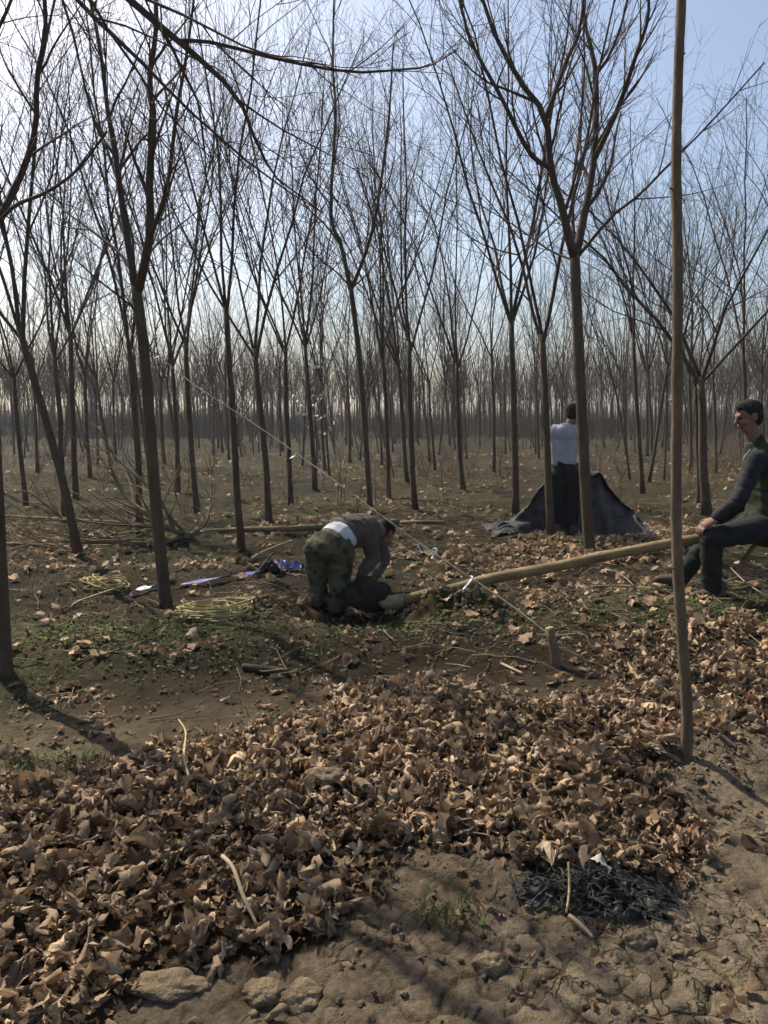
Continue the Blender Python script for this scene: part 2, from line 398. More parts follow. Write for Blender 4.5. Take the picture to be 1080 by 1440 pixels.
def place_tree(k, base, fork=None, s=None, yaw=0., label='', group=None, name='bare_tree', dark=False):
    p = PROTO[k]; base = np.asarray(base, float)
    R = Matrix.Rotation(yaw, 3, 'Z')
    if fork is not None:
        tgt = Vector(fork - base); loc = R @ Vector(p['top'])
        q = loc.rotation_difference(tgt); R = q.to_matrix() @ R; sz = tgt.length / loc.length
        s = (min(max(sz, .7), .9) * .92, min(max(sz, .7), .9) * .92, sz) if s is None else (s, s, sz)
    else: s = (s, s, s)
    root = thing(name, base, label, 'tree', group)
    root.rotation_euler = R.to_euler(); root.scale = s
    obj('trunk', p['trunk'], None, root); obj('crown', p['crown' if base[1] < 20 else 'crown_far'], None, root)
    return root

def traced_tree(base_px, trunk_px, limbs, r_base, r_top, label, seed, name='bare_tree', dY=0., kids=8, mat=('bark', 'twig'), up=.07):
    """trunk and limbs drawn as pixel paths, set at the distance where the trunk meets the ground; a third number moves a point nearer or farther"""
    b = G(*base_px); Y = b[1] + dY; r = np.random.default_rng(seed)
    tp = [b - np.array([0, 0, .12])] + [P(q[0], q[1], Y + (q[2] if len(q) > 2 else 0)) for q in trunk_px]
    tp = resample(tp, 14); rad = np.linspace(r_base, r_top, len(tp)); rad[0] *= 1.3
    root = thing(name, b, label, 'tree'); tb = TB(); tb.tube(tp, rad, 12); obj('trunk', tb.mesh('trunk', b), M[mat[0]], root)
    cb = TB()
    for path, r0, r1, k in limbs:
        lp = resample([P(q[0], q[1], Y + (q[2] if len(q) > 2 else 0)) for q in path], 14)
        lr = np.linspace(r0, r1, len(lp)); cb.tube(lp, lr, 8)
        if k: sprout(cb, lp, lr, 1 if r0 < .02 else 0, r, k, up, .12, .75, .6)
    obj('crown', cb.mesh('crown', b), M[mat[1]], root)
    return root
def resample(pts, n):
    pts = np.array(pts, float); m = len(pts)
    t = np.linspace(0, m - 1, n); out = []
    for q in t:                               # Catmull-Rom through the given points
        i = min(int(q), m - 2); w = q - i
        p0, p1, p2, p3 = pts[max(i - 1, 0)], pts[i], pts[i + 1], pts[min(i + 2, m - 1)]
        out.append(.5 * ((2 * p1) + (-p0 + p2) * w + (2 * p0 - 5 * p1 + 4 * p2 - p3) * w * w + (-p0 + 3 * p1 - 3 * p2 + p3) * w ** 3))
    return np.array(out)

# --- the trees that can be followed limb by limb
traced_tree((236, 856), [(222, 740), (212, 620), (205, 520), (197, 445), (191, 402)], [
    ([(192, 412), (175, 310, .15), (160, 200, .3), (152, 160, .35), (140, 65, .4), (120, -30, .5)], .030, .010, 9),
    ([(194, 410), (211, 330, -.1), (210, 250, -.15), (216, 170, -.2), (210, 110, -.2), (220, 40, -.3), (216, -60, -.3)], .036, .013, 9),
    ([(211, 335, -.1), (235, 262, -.3), (248, 160, -.5), (262, 80, -.6), (275, -20, -.7)], .018, .007, 7),
    ([(190, 398), (172, 360, .2), (120, 318, .5), (85, 292, .8), (40, 250, 1.2)], .014, .005, 6),
    ([(191, 402), (215, 350, .4), (255, 315, .8), (300, 280, 1.2)], .011, .004, 5),
    ([(196, 440), (178, 425, -.2), (140, 395, -.4), (100, 360, -.6)], .010, .004, 4)],
    .050, .038, 'slim bare tree rising beside the coil of yellow rope', 201)
traced_tree((831, 779), [(823, 680), (817, 560), (812, 450), (808, 352)], [
    ([(808, 362), (800, 335, -.1), (790, 290, -.2), (775, 240, -.3), (767, 165, -.4), (732, 115, -.5), (692, 40, -.6), (665, -50, -.7)], .050, .014, 9),
    ([(767, 168, -.4), (795, 90, -.3), (815, 40, -.2), (826, -50, -.1)], .026, .011, 6),
    ([(774, 236, -.3), (745, 215, -.5), (705, 137, -.8), (660, 52, -1.), (640, -40, -1.1)], .028, .010, 8),
    ([(809, 362), (818, 320, .1), (835, 225, .3), (838, 105, .4), (822, 30, .5), (818, -40, .5)], .050, .014, 9),
    ([(837, 103, .4), (853, 85, .3), (872, 40, .2), (890, -30, .2)], .020, .009, 5),
    ([(836, 224, .3), (868, 155, .1), (893, 82, -.1), (912, 20, -.2), (908, -50, -.3)], .032, .012, 8),
    ([(808, 355), (805, 270, .5), (815, 185, .8), (822, 90, 1.), (818, 0, 1.1)], .022, .008, 8),
    ([(812, 362), (860, 305, -.2), (898, 275, -.4), (942, 230, -.5), (992, 180, -.7), (1075, 88, -1.)], .019, .007, 7),
    ([(806, 366), (770, 350, .3), (720, 315, .7), (660, 280, 1.)], .014, .005, 6)],
    .066, .054, 'thickest bare tree, standing among the leaves in front of the dark sheet', 202)
traced_tree((521, 711), [(513, 600), (505, 500), (493, 402)], [
    ([(493, 408), (480, 345, .1), (465, 300, .2), (472, 165, .3), (468, 95, .4), (470, -20, .4)], .040, .013, 9),
    ([(494, 406), (503, 385, -.1), (525, 320, -.2), (540, 225, -.4), (548, 150, -.5), (553, 60, -.6)], .036, .010, 9),
    ([(492, 402), (470, 380, -.3), (430, 345, -.7), (395, 290, -1.)], .016, .006, 6),
    ([(496, 404), (520, 380, .5), (550, 330, .9), (575, 260, 1.2)], .016, .006, 6)],
    .050, .040, 'bare tree just beyond the stooping worker, forking into two long limbs', 203)
traced_tree((5, 946), [(0, 850), (-6, 720), (-14, 560), (-18, 430), (-14, 330)], [
    ([(-14, 335), (8, 290, .1), (32, 240, .1), (50, 180, .1), (52, 110, .1), (64, 40, .1), (60, -40, .1)], .022, .010, 6),
    ([(-12, 325), (20, 290, -.2), (62, 272, -.4), (108, 240, -.6), (150, 185, -.8)], .012, .005, 4),
    ([(-14, 330), (-40, 150, -.1), (-20, -60, -.2), (60, -110, -.3), (140, -40, -.3), (185, 3, -.3), (250, 57, -.3), (300, 100, -.3), (335, 138, -.3), (352, 180, -.3), (372, 223, -.3), (386, 248, -.3), (455, 300, -.3)], .028, .003, 10),
    ([(-16, 300), (-60, 80, .2), (0, -70, .3), (70, -45, .3), (107, 0, .3), (207, 95, .3), (260, 150, .3), (370, 245, .3), (452, 298, .3)], .024, .003, 10),
    ([(250, 57, -.3), (300, 60, -.3), (390, 83, -.3), (490, 101, -.3), (560, 98, -.3), (605, 92, -.3), (645, 68, -.3)], .011, .003, 8)],
    .052, .040, 'leaning bare tree with long drooping branches, rooted on the grassy bank', 204, kids=5, up=.01)

# the rest of the rows, each where its foot shows
MIXED = 'slender bare nursery tree standing in the rows behind the workers'
ROWS = [(110, 781, 26, 460), (92, 726, 76, 500), (107, 701, 100, 470), (197, 754, 181, 480), (211, 684, 192, 545), (250, 694, 238, 500), (278, 724, 262, 480),
    (340, 774, 318, 432), (378, 736, 358, 490), (409, 711, 402, 490), (443, 688, 428, 485), (457, 661, 452, 525), (547, 701, 536, 490), (573, 679, 562, 500),
    (584, 716, 577, 480), (604, 649, 592, 515), (652, 691, 643, 510), (695, 666, 690, 490), (725, 726, 718, 450), (775, 757, 763, 470), (904, 694, 890, 470),
    (917, 657, 908, 520), (971, 666, 968, 520), (983, 713, 978, 545), (994, 724, 985, 530), (37, 712, 20, 530), (53, 664, 48, 530), (127, 671, 120, 520),
    (322, 648, 316, 530), (163, 648, 160, 530), (492, 651, 488, 530), (537, 654, 530, 530), (675, 628, 672, 540), (758, 646, 752, 520), (850, 629, 846, 530),
    (1007, 665, 1003, 520), (711, 639, 708, 540), (300, 640, 296, 535), (640, 632, 636, 540), (20, 640, 14, 540), (232, 652, 226, 530), (880, 640, 876, 530), (940, 634, 938, 540), (1050, 690, 1046, 490), (1075, 660, 1070, 520)]
UNIQUE = {1: 'thin tree standing just behind the hard-leaning slim tree', 2: 'tree the far end of the grey guy rope is tied to', 3: 'bare tree behind the tree beside the yellow rope coil', 8: 'bare tree right behind the middle of the felled pale trunk', 10: 'bare trunk right beside the sapling with pale leaves',
    14: 'straight bare tree standing behind the mound of dug soil', 20: 'slim bare tree behind the tapering end of the dark sheet', 34: 'far trunk standing against the dark evergreen shrub', 0: 'slim tree leaning hard away from the felled branches', 7: 'straight bare tree at the butt of the felled pale trunk', 18: 'straight bare tree beside the crumpled end of the dark sheet',
    19: 'slim tree right beside the standing worker in the pale shirt', 15: 'dark leaning trunk standing alone behind the rows', 24: 'thick dark trunk standing behind the seated worker',
    23: 'slimmer trunk paired close beside a thick dark trunk'}
near_xy = []
WIDE = {19: .82, 24: 1.15, 23: .75}
for i, (bx, by, fx, fy) in enumerate(ROWS):
    b = G(bx, by); f = P(fx, fy, b[1] + rng.normal(0, .1)); near_xy.append((b[0], b[1]))
    place_tree(i % 8, b, f, WIDE.get(i), yaw=rng.uniform(0, 6.28), label=UNIQUE.get(i, MIXED), group=None if i in UNIQUE else 'bare trees in the nursery rows')
near_xy += [tuple(G(*q)[:2]) for q in ((236, 856), (831, 779), (521, 711), (5, 946))]
cand = []
for iy in range(60):
    for ix in range(-60, 61):
        y = 4.0 + iy * 2.6 + rng.normal(0, .75); x = ix * 2.5 + (iy % 2) * .5 + .05 * y + rng.normal(0, .75); cand.append((x, y))
placed, far_list = 0, []
for x, y in cand:
    edge = abs(x) / (y + .4)
    if y < 28 and edge < .52:
        if y < 14.5 or rng.uniform() < .55: continue
    if y < 14.5 and (x > 0 and x < .6 * y + 1.6 or edge < .62): continue
    if edge > (.60 if y > 14 else 1.25) or y > 84: continue
    if y < 5 and x > 0: continue
    if min(math.hypot(x - a, y - b) for a, b in near_xy) < 1.25: continue
    far_list.append((x, y))
far_list.sort(key=lambda q: math.hypot(*q))
LIM = 250
for x, y in far_list[:LIM]:
    k = int(rng.integers(len(PROTO))); z = H1(x, y)
    lean = np.array([rng.normal(-.14, .26), rng.normal(0, .2), 0]); s = rng.uniform(.72, 1.15)
    place_tree(k, (x, y, z), np.array([x, y, z]) + lean + np.array([0, 0, PROTO[k]['hf'] * s]), s * rng.uniform(.62, 1.), rng.uniform(0, 6.28), MIXED, 'bare trees in the nursery rows')
def far_wood():
    r = np.random.default_rng(77); vs, fs, n = [], [], 0
    src = []
    for k in (0, 2, 5):
        pr = PROTO[k]
        for part in ('trunk', 'crown'):
            me = pr[part]; v = np.empty(len(me.vertices) * 3, np.float32); me.vertices.foreach_get('co', v); v = v.reshape(-1, 3)
            src.append((k, part, v, [tuple(p.vertices) for p in me.polygons]))
    simple = []
    for k in range(4):
        tb = TB(); q = np.random.default_rng(900 + k); L = []
        tb.tube([(0, 0, -.2), (0, 0, 1.5), (.03, 0, 2.8)], [.07, .06, .05], 4, False)
        for i in range(26):
            a = q.uniform(0, 6.28); t = q.uniform(.12, .5); d = np.array([math.cos(a) * math.sin(t), math.sin(a) * math.sin(t), math.cos(t)])
            p0 = np.array([0, 0, 2.7]) + d * q.uniform(0, 2.6); tb.tube(np.array([p0, p0 + (d + q.normal(0, .12, 3)) * q.uniform(.8, 1.6), p0 + (d + [0, 0, .3]) * q.uniform(1.7, 3.)]), [.022, .014, .006], 3, False)
        v = np.concatenate(tb.v); f = np.concatenate(tb.f); simple.append((v, f))
    pole = TB(); pole.tube([(0, 0, -.2), (.04, 0, 2.5), (0, .05, 5.5)], [.06, .05, .02], 4, False); pole = (np.concatenate(pole.v), np.concatenate(pole.f))
    bb = TB(); q = np.random.default_rng(960)
    for i in range(34):
        x0, y0 = q.normal(0, .7, 2); bb.tube(np.array([(x0, y0, -.1), (x0 + q.normal(0, .15), y0, q.uniform(.6, 1.2)), (x0 + q.normal(0, .4), y0 + q.normal(0, .3), q.uniform(1.4, 2.8))]), [.022, .017, .009], 3, False)
    bb = (np.concatenate(bb.v), np.concatenate(bb.f))
    for shp, cnt, ya, yb in ((pole, 900, 60, 150), (bb, 620, 58, 150)):
        for _ in range(cnt):
            y = r.uniform(ya, yb); x = r.uniform(-.62, .62) * y; v, f = shp; a = r.uniform(0, 6.28); s = r.uniform(.75, 1.2); c_, s_ = math.cos(a), math.sin(a); w = v * s
            vs.append(np.column_stack([w[:, 0] * c_ - w[:, 1] * s_ + x, w[:, 0] * s_ + w[:, 1] * c_ + y, w[:, 2] + H1(x, y)])); fs.append(f + n); n += len(v)
    pts = far_list[LIM:] + [(r.uniform(-95, 95), r.uniform(84, 130)) for _ in range(110)]
    for x, y in pts:
        v, f = simple[r.integers(4)]; a = r.uniform(0, 6.28); s = r.uniform(.8, 1.15); c_, s_ = math.cos(a), math.sin(a)
        w = v * s; w = np.column_stack([w[:, 0] * c_ - w[:, 1] * s_ + x, w[:, 0] * s_ + w[:, 1] * c_ + y, w[:, 2] + H1(x, y)])
        vs.append(w); fs.append(f + n); n += len(v)
    o = obj('distant_wood', mesh('distant_wood', np.concatenate(vs), np.concatenate(fs)), M['twig'])
    tag(o, 'far rows of bare trees merging into a grey brown wood', 'wood', kind='stuff')
far_wood()

# ------------------------------------------------------------------ small plain-made shapes
def ico(sub=1):
    p = (1 + 5 ** .5) / 2
    v = [(-1, p, 0), (1, p, 0), (-1, -p, 0), (1, -p, 0), (0, -1, p), (0, 1, p), (0, -1, -p), (0, 1, -p), (p, 0, -1), (p, 0, 1), (-p, 0, -1), (-p, 0, 1)]
    f = [(0, 11, 5), (0, 5, 1), (0, 1, 7), (0, 7, 10), (0, 10, 11), (1, 5, 9), (5, 11, 4), (11, 10, 2), (10, 7, 6), (7, 1, 8), (3, 9, 4), (3, 4, 2), (3, 2, 6), (3, 6, 8), (3, 8, 9), (4, 9, 5), (2, 4, 11), (6, 2, 10), (8, 6, 7), (9, 8, 1)]
    v = [unit(np.array(q, float)) for q in v]
    for _ in range(sub):
        mid = {}; nf = []
        def m(a, b):
            k = (min(a, b), max(a, b))
            if k not in mid: mid[k] = len(v); v.append(unit(v[a] + v[b]))
            return mid[k]
        for a, b, c in f:
            x, y, z = m(a, b), m(b, c), m(c, a); nf += [(a, x, z), (b, y, x), (c, z, y), (x, y, z)]
        f = nf
    return np.array(v), np.array(f)
def scatter(name, shapes, pos, rot, scl, mat, tone=None, smooth_=True, which=None):
    """many small pieces gathered into one mesh"""
    vs, fs, ts, n = [], [], [], 0
    which = rng.integers(len(shapes), size=len(pos)) if which is None else which
    vn = []
    for k, sh_ in enumerate(shapes):
        v, f = sh_[0], sh_[1]; i = np.nonzero(which == k)[0]
        if not len(i): continue
        s = np.asarray(scl)[i]; s = s[:, None, None] if s.ndim == 1 else s[:, None, :]
        w = np.einsum('nij,nvj->nvi', rot[i], v[None] * s) + pos[i][:, None]
        vs.append(w.reshape(-1, 3)); fs.append((f[None] + (n + np.arange(len(i)) * len(v))[:, None, None]).reshape(-1, f.shape[1])); n += len(i) * len(v)
        if tone is not None: ts.append(np.repeat(tone[i], len(v))); vn.append(np.tile(sh_[2], len(i)))
    me = mesh(name, np.concatenate(vs), np.concatenate(fs), smooth_, dict(tone=np.concatenate(ts), vein=np.concatenate(vn)) if tone is not None else None)
    return obj(name, me, mat)
def eul(ax, ay, az):
    cx, sx, cy, sy, cz, sz = np.cos(ax), np.sin(ax), np.cos(ay), np.sin(ay), np.cos(az), np.sin(az); o = np.ones_like(cx) * 0; e = o + 1
    def mk(a): return np.moveaxis(np.array(a), -1, 0)
    Rx = mk([[e, o, o], [o, cx, -sx], [o, sx, cx]]); Ry = mk([[cy, o, sy], [o, e, o], [-sy, o, cy]]); Rz = mk([[cz, -sz, o], [sz, cz, o], [o, o, e]])
    return Rz @ Ry @ Rx

# ------------------------------------------------------------------ fallen leaves
def leaf_shape(r, hi=True):
    """a lobed plane leaf, dried and rolled up on itself"""
    tips = [(0, 1.0), (11, .80), (22, .66), (35, .84), (47, .96), (60, .72), (73, .60), (86, .74), (98, .80), (112, .60), (126, .52), (142, .52), (165, .24)] if hi else [(0, 1.), (24, .7), (47, .88), (72, .62), (98, .7), (150, .35)]
    th = [-a for a, _ in tips[:0:-1]] + [a for a, _ in tips]; rr = [q for _, q in tips[:0:-1]] + [q for _, q in tips]
    th = np.radians(th); rr = np.array(rr) * r.uniform(.9, 1.1, len(rr)); n = len(th)
    rings = (.38, .72, 1.0) if hi else (.55, 1.0)
    v = [(0, -.15, 0)]
    for k in rings:
        for a, q in zip(th, rr):
            q2 = q * k if k == 1 else k * (.55 * q + .45 * .62); v.append((math.sin(a) * q2, math.cos(a) * q2 - .15, 0))
    v = np.array(v, float); f = []
    for i in range(n - 1):
        f.append((0, 2 + i, 1 + i))
        for k in range(len(rings) - 1):
            a, b = 1 + k * n + i, 1 + (k + 1) * n + i; f += [(a, a + 1, b + 1), (a, b + 1, b)]
    lx, ly = v[:, 0].copy(), v[:, 1].copy(); s0 = r.uniform(-50, 50)
    ridge_ = np.abs(np.sin(np.arctan2(lx, ly + .16) / .8 * math.pi)) * np.hypot(lx, ly + .15)     # puckered up between the veins
    v[:, 2] += .20 * r.uniform(.4, 1.2) * ridge_ + .17 * fbm(lx * 1.5 + s0, ly * 1.5, 3, 7) + .05 * r.normal(0, 1, len(v)) * (np.hypot(lx, ly) > .5)
    for q in range(2):                        # rolled twice about random axes
        a = r.uniform(0, math.pi); c_, s_ = math.cos(a), math.sin(a)
        u = v[:, 0] * c_ + v[:, 1] * s_; w = -v[:, 0] * s_ + v[:, 1] * c_; z = v[:, 2].copy()
        R = r.choice([r.uniform(.15, .24), r.uniform(.24, .42), r.uniform(.5, .9)], p=[.35, .45, .2]) * (1 if r.uniform() < .75 else -1) * (1 + .5 * q)
        un = (R - z) * np.sin(u / R); zn = R - (R - z) * np.cos(u / R)
        v = np.column_stack([un * c_ - w * s_, un * s_ + w * c_, zn])
    if hi:                                    # the stalk
        b = len(v); d = unit(np.array([r.normal(0, .3), -1, r.uniform(-.2, .5)]))
        v = np.vstack([v, v[0] + [.02, 0, 0], v[0] - [.02, 0, 0], v[0] + d * r.uniform(.3, .8)]); f.append((b, b + 1, b + 2))
        lx = np.append(lx, [0, 0, 0]); ly = np.append(ly, [0, 0, 0])
    v = v - v.mean(0) * [1, 1, .6]
    return v * (1.22 if hi else 1.1), np.array(f), np.arctan2(lx, ly + .16) / .8
lr = np.random.default_rng(5)
LEAF = [leaf_shape(lr) for _ in range(34)]; LEAF_LO = [leaf_shape(lr, False) for _ in range(8)]
def leaf_points(n, x0, x1, y0, y1, keep):
    x = lr.uniform(x0, x1, n); y = lr.uniform(y0, y1, n); z = H(x, y); p = np.stack([x, y, z], -1)
    px, py = proj(p); k = lr.uniform(0, 1, n) < keep(px, py, x, y); return p[k]
def soft(poly, px, py):                      # polygon with a ragged edge
    return inpoly(px + lr.normal(0, 16, px.shape), py + lr.normal(0, 8, py.shape), poly)
GAP = lambda x, y: smooth(-.55, .1, vnoise(x * 2.2, y * 2.2, 88))
def k_near(px, py, x, y):
    d = np.full(px.shape, .010)
    d = np.where(soft(PILE, px, py), .50 + .50 * GAP(x * 1.6 + 7, y * 1.6), d)
    d = np.where(soft(BAND, px, py), .40 * GAP(x, y) + .1, d)
    for cx, cy, sx, sy, a in ((130, 1026, 26, 9, .22), (15, 1056, 35, 9, .25), (195, 1006, 14, 5, .12), (630, 905, 18, 8, .3), (440, 965, 25, 10, .35), (500, 925, 14, 8, .3), (110, 985, 40, 10, .15), (640, 985, 40, 15, .5), (1050, 1010, 30, 10, .4), (960, 1020, 40, 20, .4), (1010, 960, 90, 50, .35)):
        d = np.maximum(d, a * np.exp(-.5 * (((px - cx) / sx) ** 2 + ((py - cy) / sy) ** 2)))
    return d * (np.hypot(x - SAP[0], y - SAP[1]) > .12)
p1 = leaf_points(20500, -2.6, 2.9, 1.55, 5.1, k_near)
s1 = (.024 + .052 * lr.beta(1.4, 1.8, len(p1))) * np.where(lr.uniform(size=len(p1)) < .25, .5, 1)
px, py = proj(p1); inp = inpoly(px, py, PILE) | inpoly(px, py, BAND)
p1[:, 2] += np.where(inp, lr.uniform(.0, .058, len(p1)), .006) + s1 * .12
tl = np.where(inp, .62, .32)
r1 = eul(lr.normal(0, 1, len(p1)) * tl + (lr.uniform(size=len(p1)) < .3) * math.pi, lr.normal(0, 1, len(p1)) * tl, lr.uniform(0, 6.28, len(p1)))
t1 = np.clip(lr.beta(1.15, 1.35, len(p1)), 0, 1); w1 = lr.integers(len(LEAF), size=len(p1))
score = s1 / p1[:, 1] * np.where(inp, .35 + (p1[:, 2] - H(p1[:, 0], p1[:, 1])) / .1, 1.3) * ((px > 0) & (px < 1080) & (py < 1440))
top = np.argsort(-score)[:300]; rest = np.setdiff1d(np.arange(len(p1)), top)
tag(scatter('fallen_leaves', LEAF, p1[rest], r1[rest], s1[rest], M['leaf'], t1[rest], which=w1[rest]), 'thick litter of curled brown fallen leaves', 'leaves', kind='stuff')
LM = []
for v, f, vn_ in LEAF:
    me = mesh('leaf', v, f, True, dict(vein=vn_)); me.materials.append(M['leaf_o']); LM.append(me)
for i in top:
    o = bpy.data.objects.new('leaf', LM[w1[i]]); C.objects.link(o); o.parent = ground
    o.matrix_local = Matrix.Translation(p1[i]) @ Matrix(r1[i].tolist()).to_4x4() @ Matrix.Scale(s1[i], 4)
def k_mid(px, py, x, y):
    d = .045 + .10 * smooth(.05, .5, vnoise(x * .8, y * .8, 93))
    d = np.where(inpoly(px + lr.normal(0, 12, px.shape), py + lr.normal(0, 4, py.shape), [(690, 776), (760, 752), (860, 748), (965, 735), (985, 770), (900, 790), (700, 812)]), 1., d)
    d = np.maximum(d, .5 * np.exp(-.5 * (((px - 130) / 120) ** 2 + ((py - 918) / 14) ** 2)))
    d = np.maximum(d, .35 * np.exp(-.5 * (((px - 650) / 90) ** 2 + ((py - 790) / 18) ** 2)))
    return d * (1 - .8 * g2(x, y, HOLE[0], HOLE[1], .5, .35))
p2 = leaf_points(38000, -6.5, 6.5, 4.6, 12.5, k_mid); s2 = lr.uniform(.03, .07, len(p2)); p2[:, 2] += .012 + s2 * .12 + lr.uniform(0, .025, len(p2))
p3 = leaf_points(9000, -18, 18, 12, 34, lambda px, py, x, y: .25 + .7 * smooth(-.1, .4, vnoise(x * .5, y * .5, 95))); s3 = lr.uniform(.04, .09, len(p3)); p3[:, 2] += .02
pf = leaf_points(26000, -2.6, 2.9, 1.55, 5.1, lambda px, py, x, y: np.where(soft(PILE, px, py), .75, np.where(soft(BAND, px, py), .4, .03))); sf = lr.uniform(.008, .030, len(pf)); pf[:, 2] += .004 + lr.uniform(0, .02, len(pf))
p4 = np.vstack([p2, p3, pf]); s4 = np.concatenate([s2, s3, sf]); n4 = len(p4)
tag(scatter('scattered_leaves', LEAF_LO, p4, eul(lr.normal(0, .45, n4), lr.normal(0, .45, n4), lr.uniform(0, 6.28, n4)), s4, M['leaf'], np.where(s4 < .03, .55, 1) * np.clip(lr.beta(2.2, 1.6, n4), 0, .98)), 'thin scatter of dead leaves over the nursery floor', 'leaves', kind='stuff')

# ------------------------------------------------------------------ soil crumbs, grass, twigs
def lump_shape(r, sub, a=.3, flat_=.7):
    v, f = ico(sub); s = r.uniform(-9, 9, 3)
    v = v * (1 + a * (vnoise(v[:, 0] * 1.7 + s[0], v[:, 1] * 1.7 + v[:, 2] * 1.3 + s[1], 3) + .5 * vnoise(v[:, 0] * 4 + s[0], v[:, 1] * 4 + v[:, 2] * 3.1 + s[2], 4)))[:, None]
    v[:, 2] *= flat_; return v, f
CL = [lump_shape(lr, 1, .75, .6) for _ in range(9)]
def k_clod(px, py, x, y):
    w = g2(x, y, HOLE[0] + .1, HOLE[1] + .1, .8, .5) + g2(x, y, MOUND[0], MOUND[1], .6, .35) + g2(x, y, MOUND[0] - 1.4, MOUND[1] + .1, .45, .3) + 1.2 * g2(x, y, SAP[0], SAP[1], .25) + .5 * g2(x, y, .5, 2.2, .5, .25)
    return np.clip(.12 + .2 * smooth(0, .5, vnoise(x * 2, y * 2, 97)) + w, 0, 1) * ~(inpoly(px, py, PILE))
pc = leaf_points(22000, -2.8, 3.2, 1.5, 7.2, k_clod); nc = len(pc); sc_ = .004 + .030 * lr.beta(.9, 7, nc) * (1 + .5 * (g2(pc[:, 0], pc[:, 1], HOLE[0] + .1, HOLE[1], .8, .5) + g2(pc[:, 0], pc[:, 1], MOUND[0], MOUND[1], .6, .35))); pc[:, 2] += sc_ * .1
tag(scatter('soil_crumbs', CL, pc, eul(lr.normal(0, .4, nc), lr.normal(0, .4, nc), lr.uniform(0, 6.28, nc)), sc_, M['clod'], smooth_=False), 'loose crumbs and lumps of soil', 'soil', kind='stuff')
def blade(r):
    b = r.normal(0, .35, 2); w = .035
    v = np.array([(-w, 0, 0), (w, 0, 0), (b[0] * .4 - w * .7, b[1] * .4, .55), (b[0] * .4 + w * .7, b[1] * .4, .55), (b[0], b[1], .95)]); return v, np.array([(0, 1, 3), (0, 3, 2), (2, 3, 4)])
BL = [blade(lr) for _ in range(8)]
def round_leaf(r):
    a = np.linspace(0, 6.28, 6)[:-1]; v = np.column_stack([np.cos(a) * .5, np.sin(a) * .6, r.normal(0, .12, 5)]); v = np.vstack([v, [0, 0, .1]])
    return v, np.array([(i, (i + 1) % 5, 5) for i in range(5)])
WL = [round_leaf(lr) for _ in range(4)]
def k_grass(px, py, x, y):
    d = .9 * ridge(x, y) * smooth(-.25, .35, vnoise(x * 1.6, y * 1.6, 101)) * (y > 3.5)
    for cx, cy, sx, sy, a in ((635, 1290, 28, 14, 1.6), (105, 1072, 18, 10, 1.2), (20, 1080, 30, 12, .9), (30, 980, 40, 20, .8), (260, 935, 80, 20, .6), (370, 920, 70, 22, .7), (860, 868, 60, 12, .9), (1040, 855, 60, 14, .9), (780, 880, 60, 14, .6), (390, 1000, 30, 10, .5), (760, 1010, 40, 10, .3)):
        d = np.maximum(d, a * np.exp(-.5 * (((px - cx) / sx) ** 2 + ((py - cy) / sy) ** 2)))
    return np.where(y > 6.3, .10 * smooth(-.2, .4, vnoise(x * .7, y * .7, 103)), d)
def upright(n, t): return eul(lr.normal(0, t, n), lr.normal(0, t, n), lr.uniform(0, 6.28, n))
tuft = [G(635, 1290), G(105, 1074), G(25, 1082), G(120, 1082)]
pg = np.vstack([leaf_points(60000, -4.2, 4.6, 2.0, 9.5, k_grass)] + [leaf_points(260 if k else 420, q[0] - .16, q[0] + .16, q[1] - .1, q[1] + .1, lambda px, py, x, y, q=q: g2(x, y, q[0], q[1], .065, .045)) for k, q in enumerate(tuft)]); n = len(pg)
tag(scatter('grass', BL, pg, upright(n, .45), lr.uniform(.025, .075, n), M['grass']), 'short green grass and weeds on the bank', 'grass', kind='stuff')
pw = leaf_points(30000, -4.2, 4.6, 2.0, 8, k_grass); n = len(pw); pw[:, 2] += lr.uniform(.004, .03, n)
tag(scatter('weeds', WL, pw, upright(n, .5), lr.uniform(.012, .028, n), M['grass']), 'low round-leaved weeds creeping over the bank', 'weeds', kind='stuff')
ps = leaf_points(26000, -7, 7, 4.3, 13, lambda px, py, x, y: .25 + .5 * smooth(-.1, .5, vnoise(x * .6, y * .6, 105))); n = len(ps)
tag(scatter('dry_grass', BL, ps, eul(lr.normal(0, .9, n), lr.normal(0, .9, n), lr.uniform(0, 6.28, n)), lr.uniform(.03, .11, n), M['straw']), 'dry grass stalks lying on the nursery floor', 'grass', kind='stuff')
def stick(r):
    tb = TB(); L = np.linspace(-.5, .5, 4); pts = np.column_stack([L, r.normal(0, .05, 4), r.normal(0, .03, 4)]); tb.tube(pts, [.012, .011, .009, .005], 3, False)
    return np.concatenate(tb.v), np.concatenate(tb.f)
ST = [stick(lr) for _ in range(6)]
pt = leaf_points(5200, -7, 7, 1.7, 14, lambda px, py, x, y: .08 + .5 * (y > 4.2) + 0 * x); n = len(pt); pt[:, 2] += .012
tag(scatter('fallen_twigs', ST, pt, eul(lr.normal(0, .12, n), lr.normal(0, .12, n), lr.uniform(0, 6.28, n)), lr.uniform(.08, .5, n), M['felled']), 'thin broken twigs lying on the soil', 'twigs', kind='stuff')

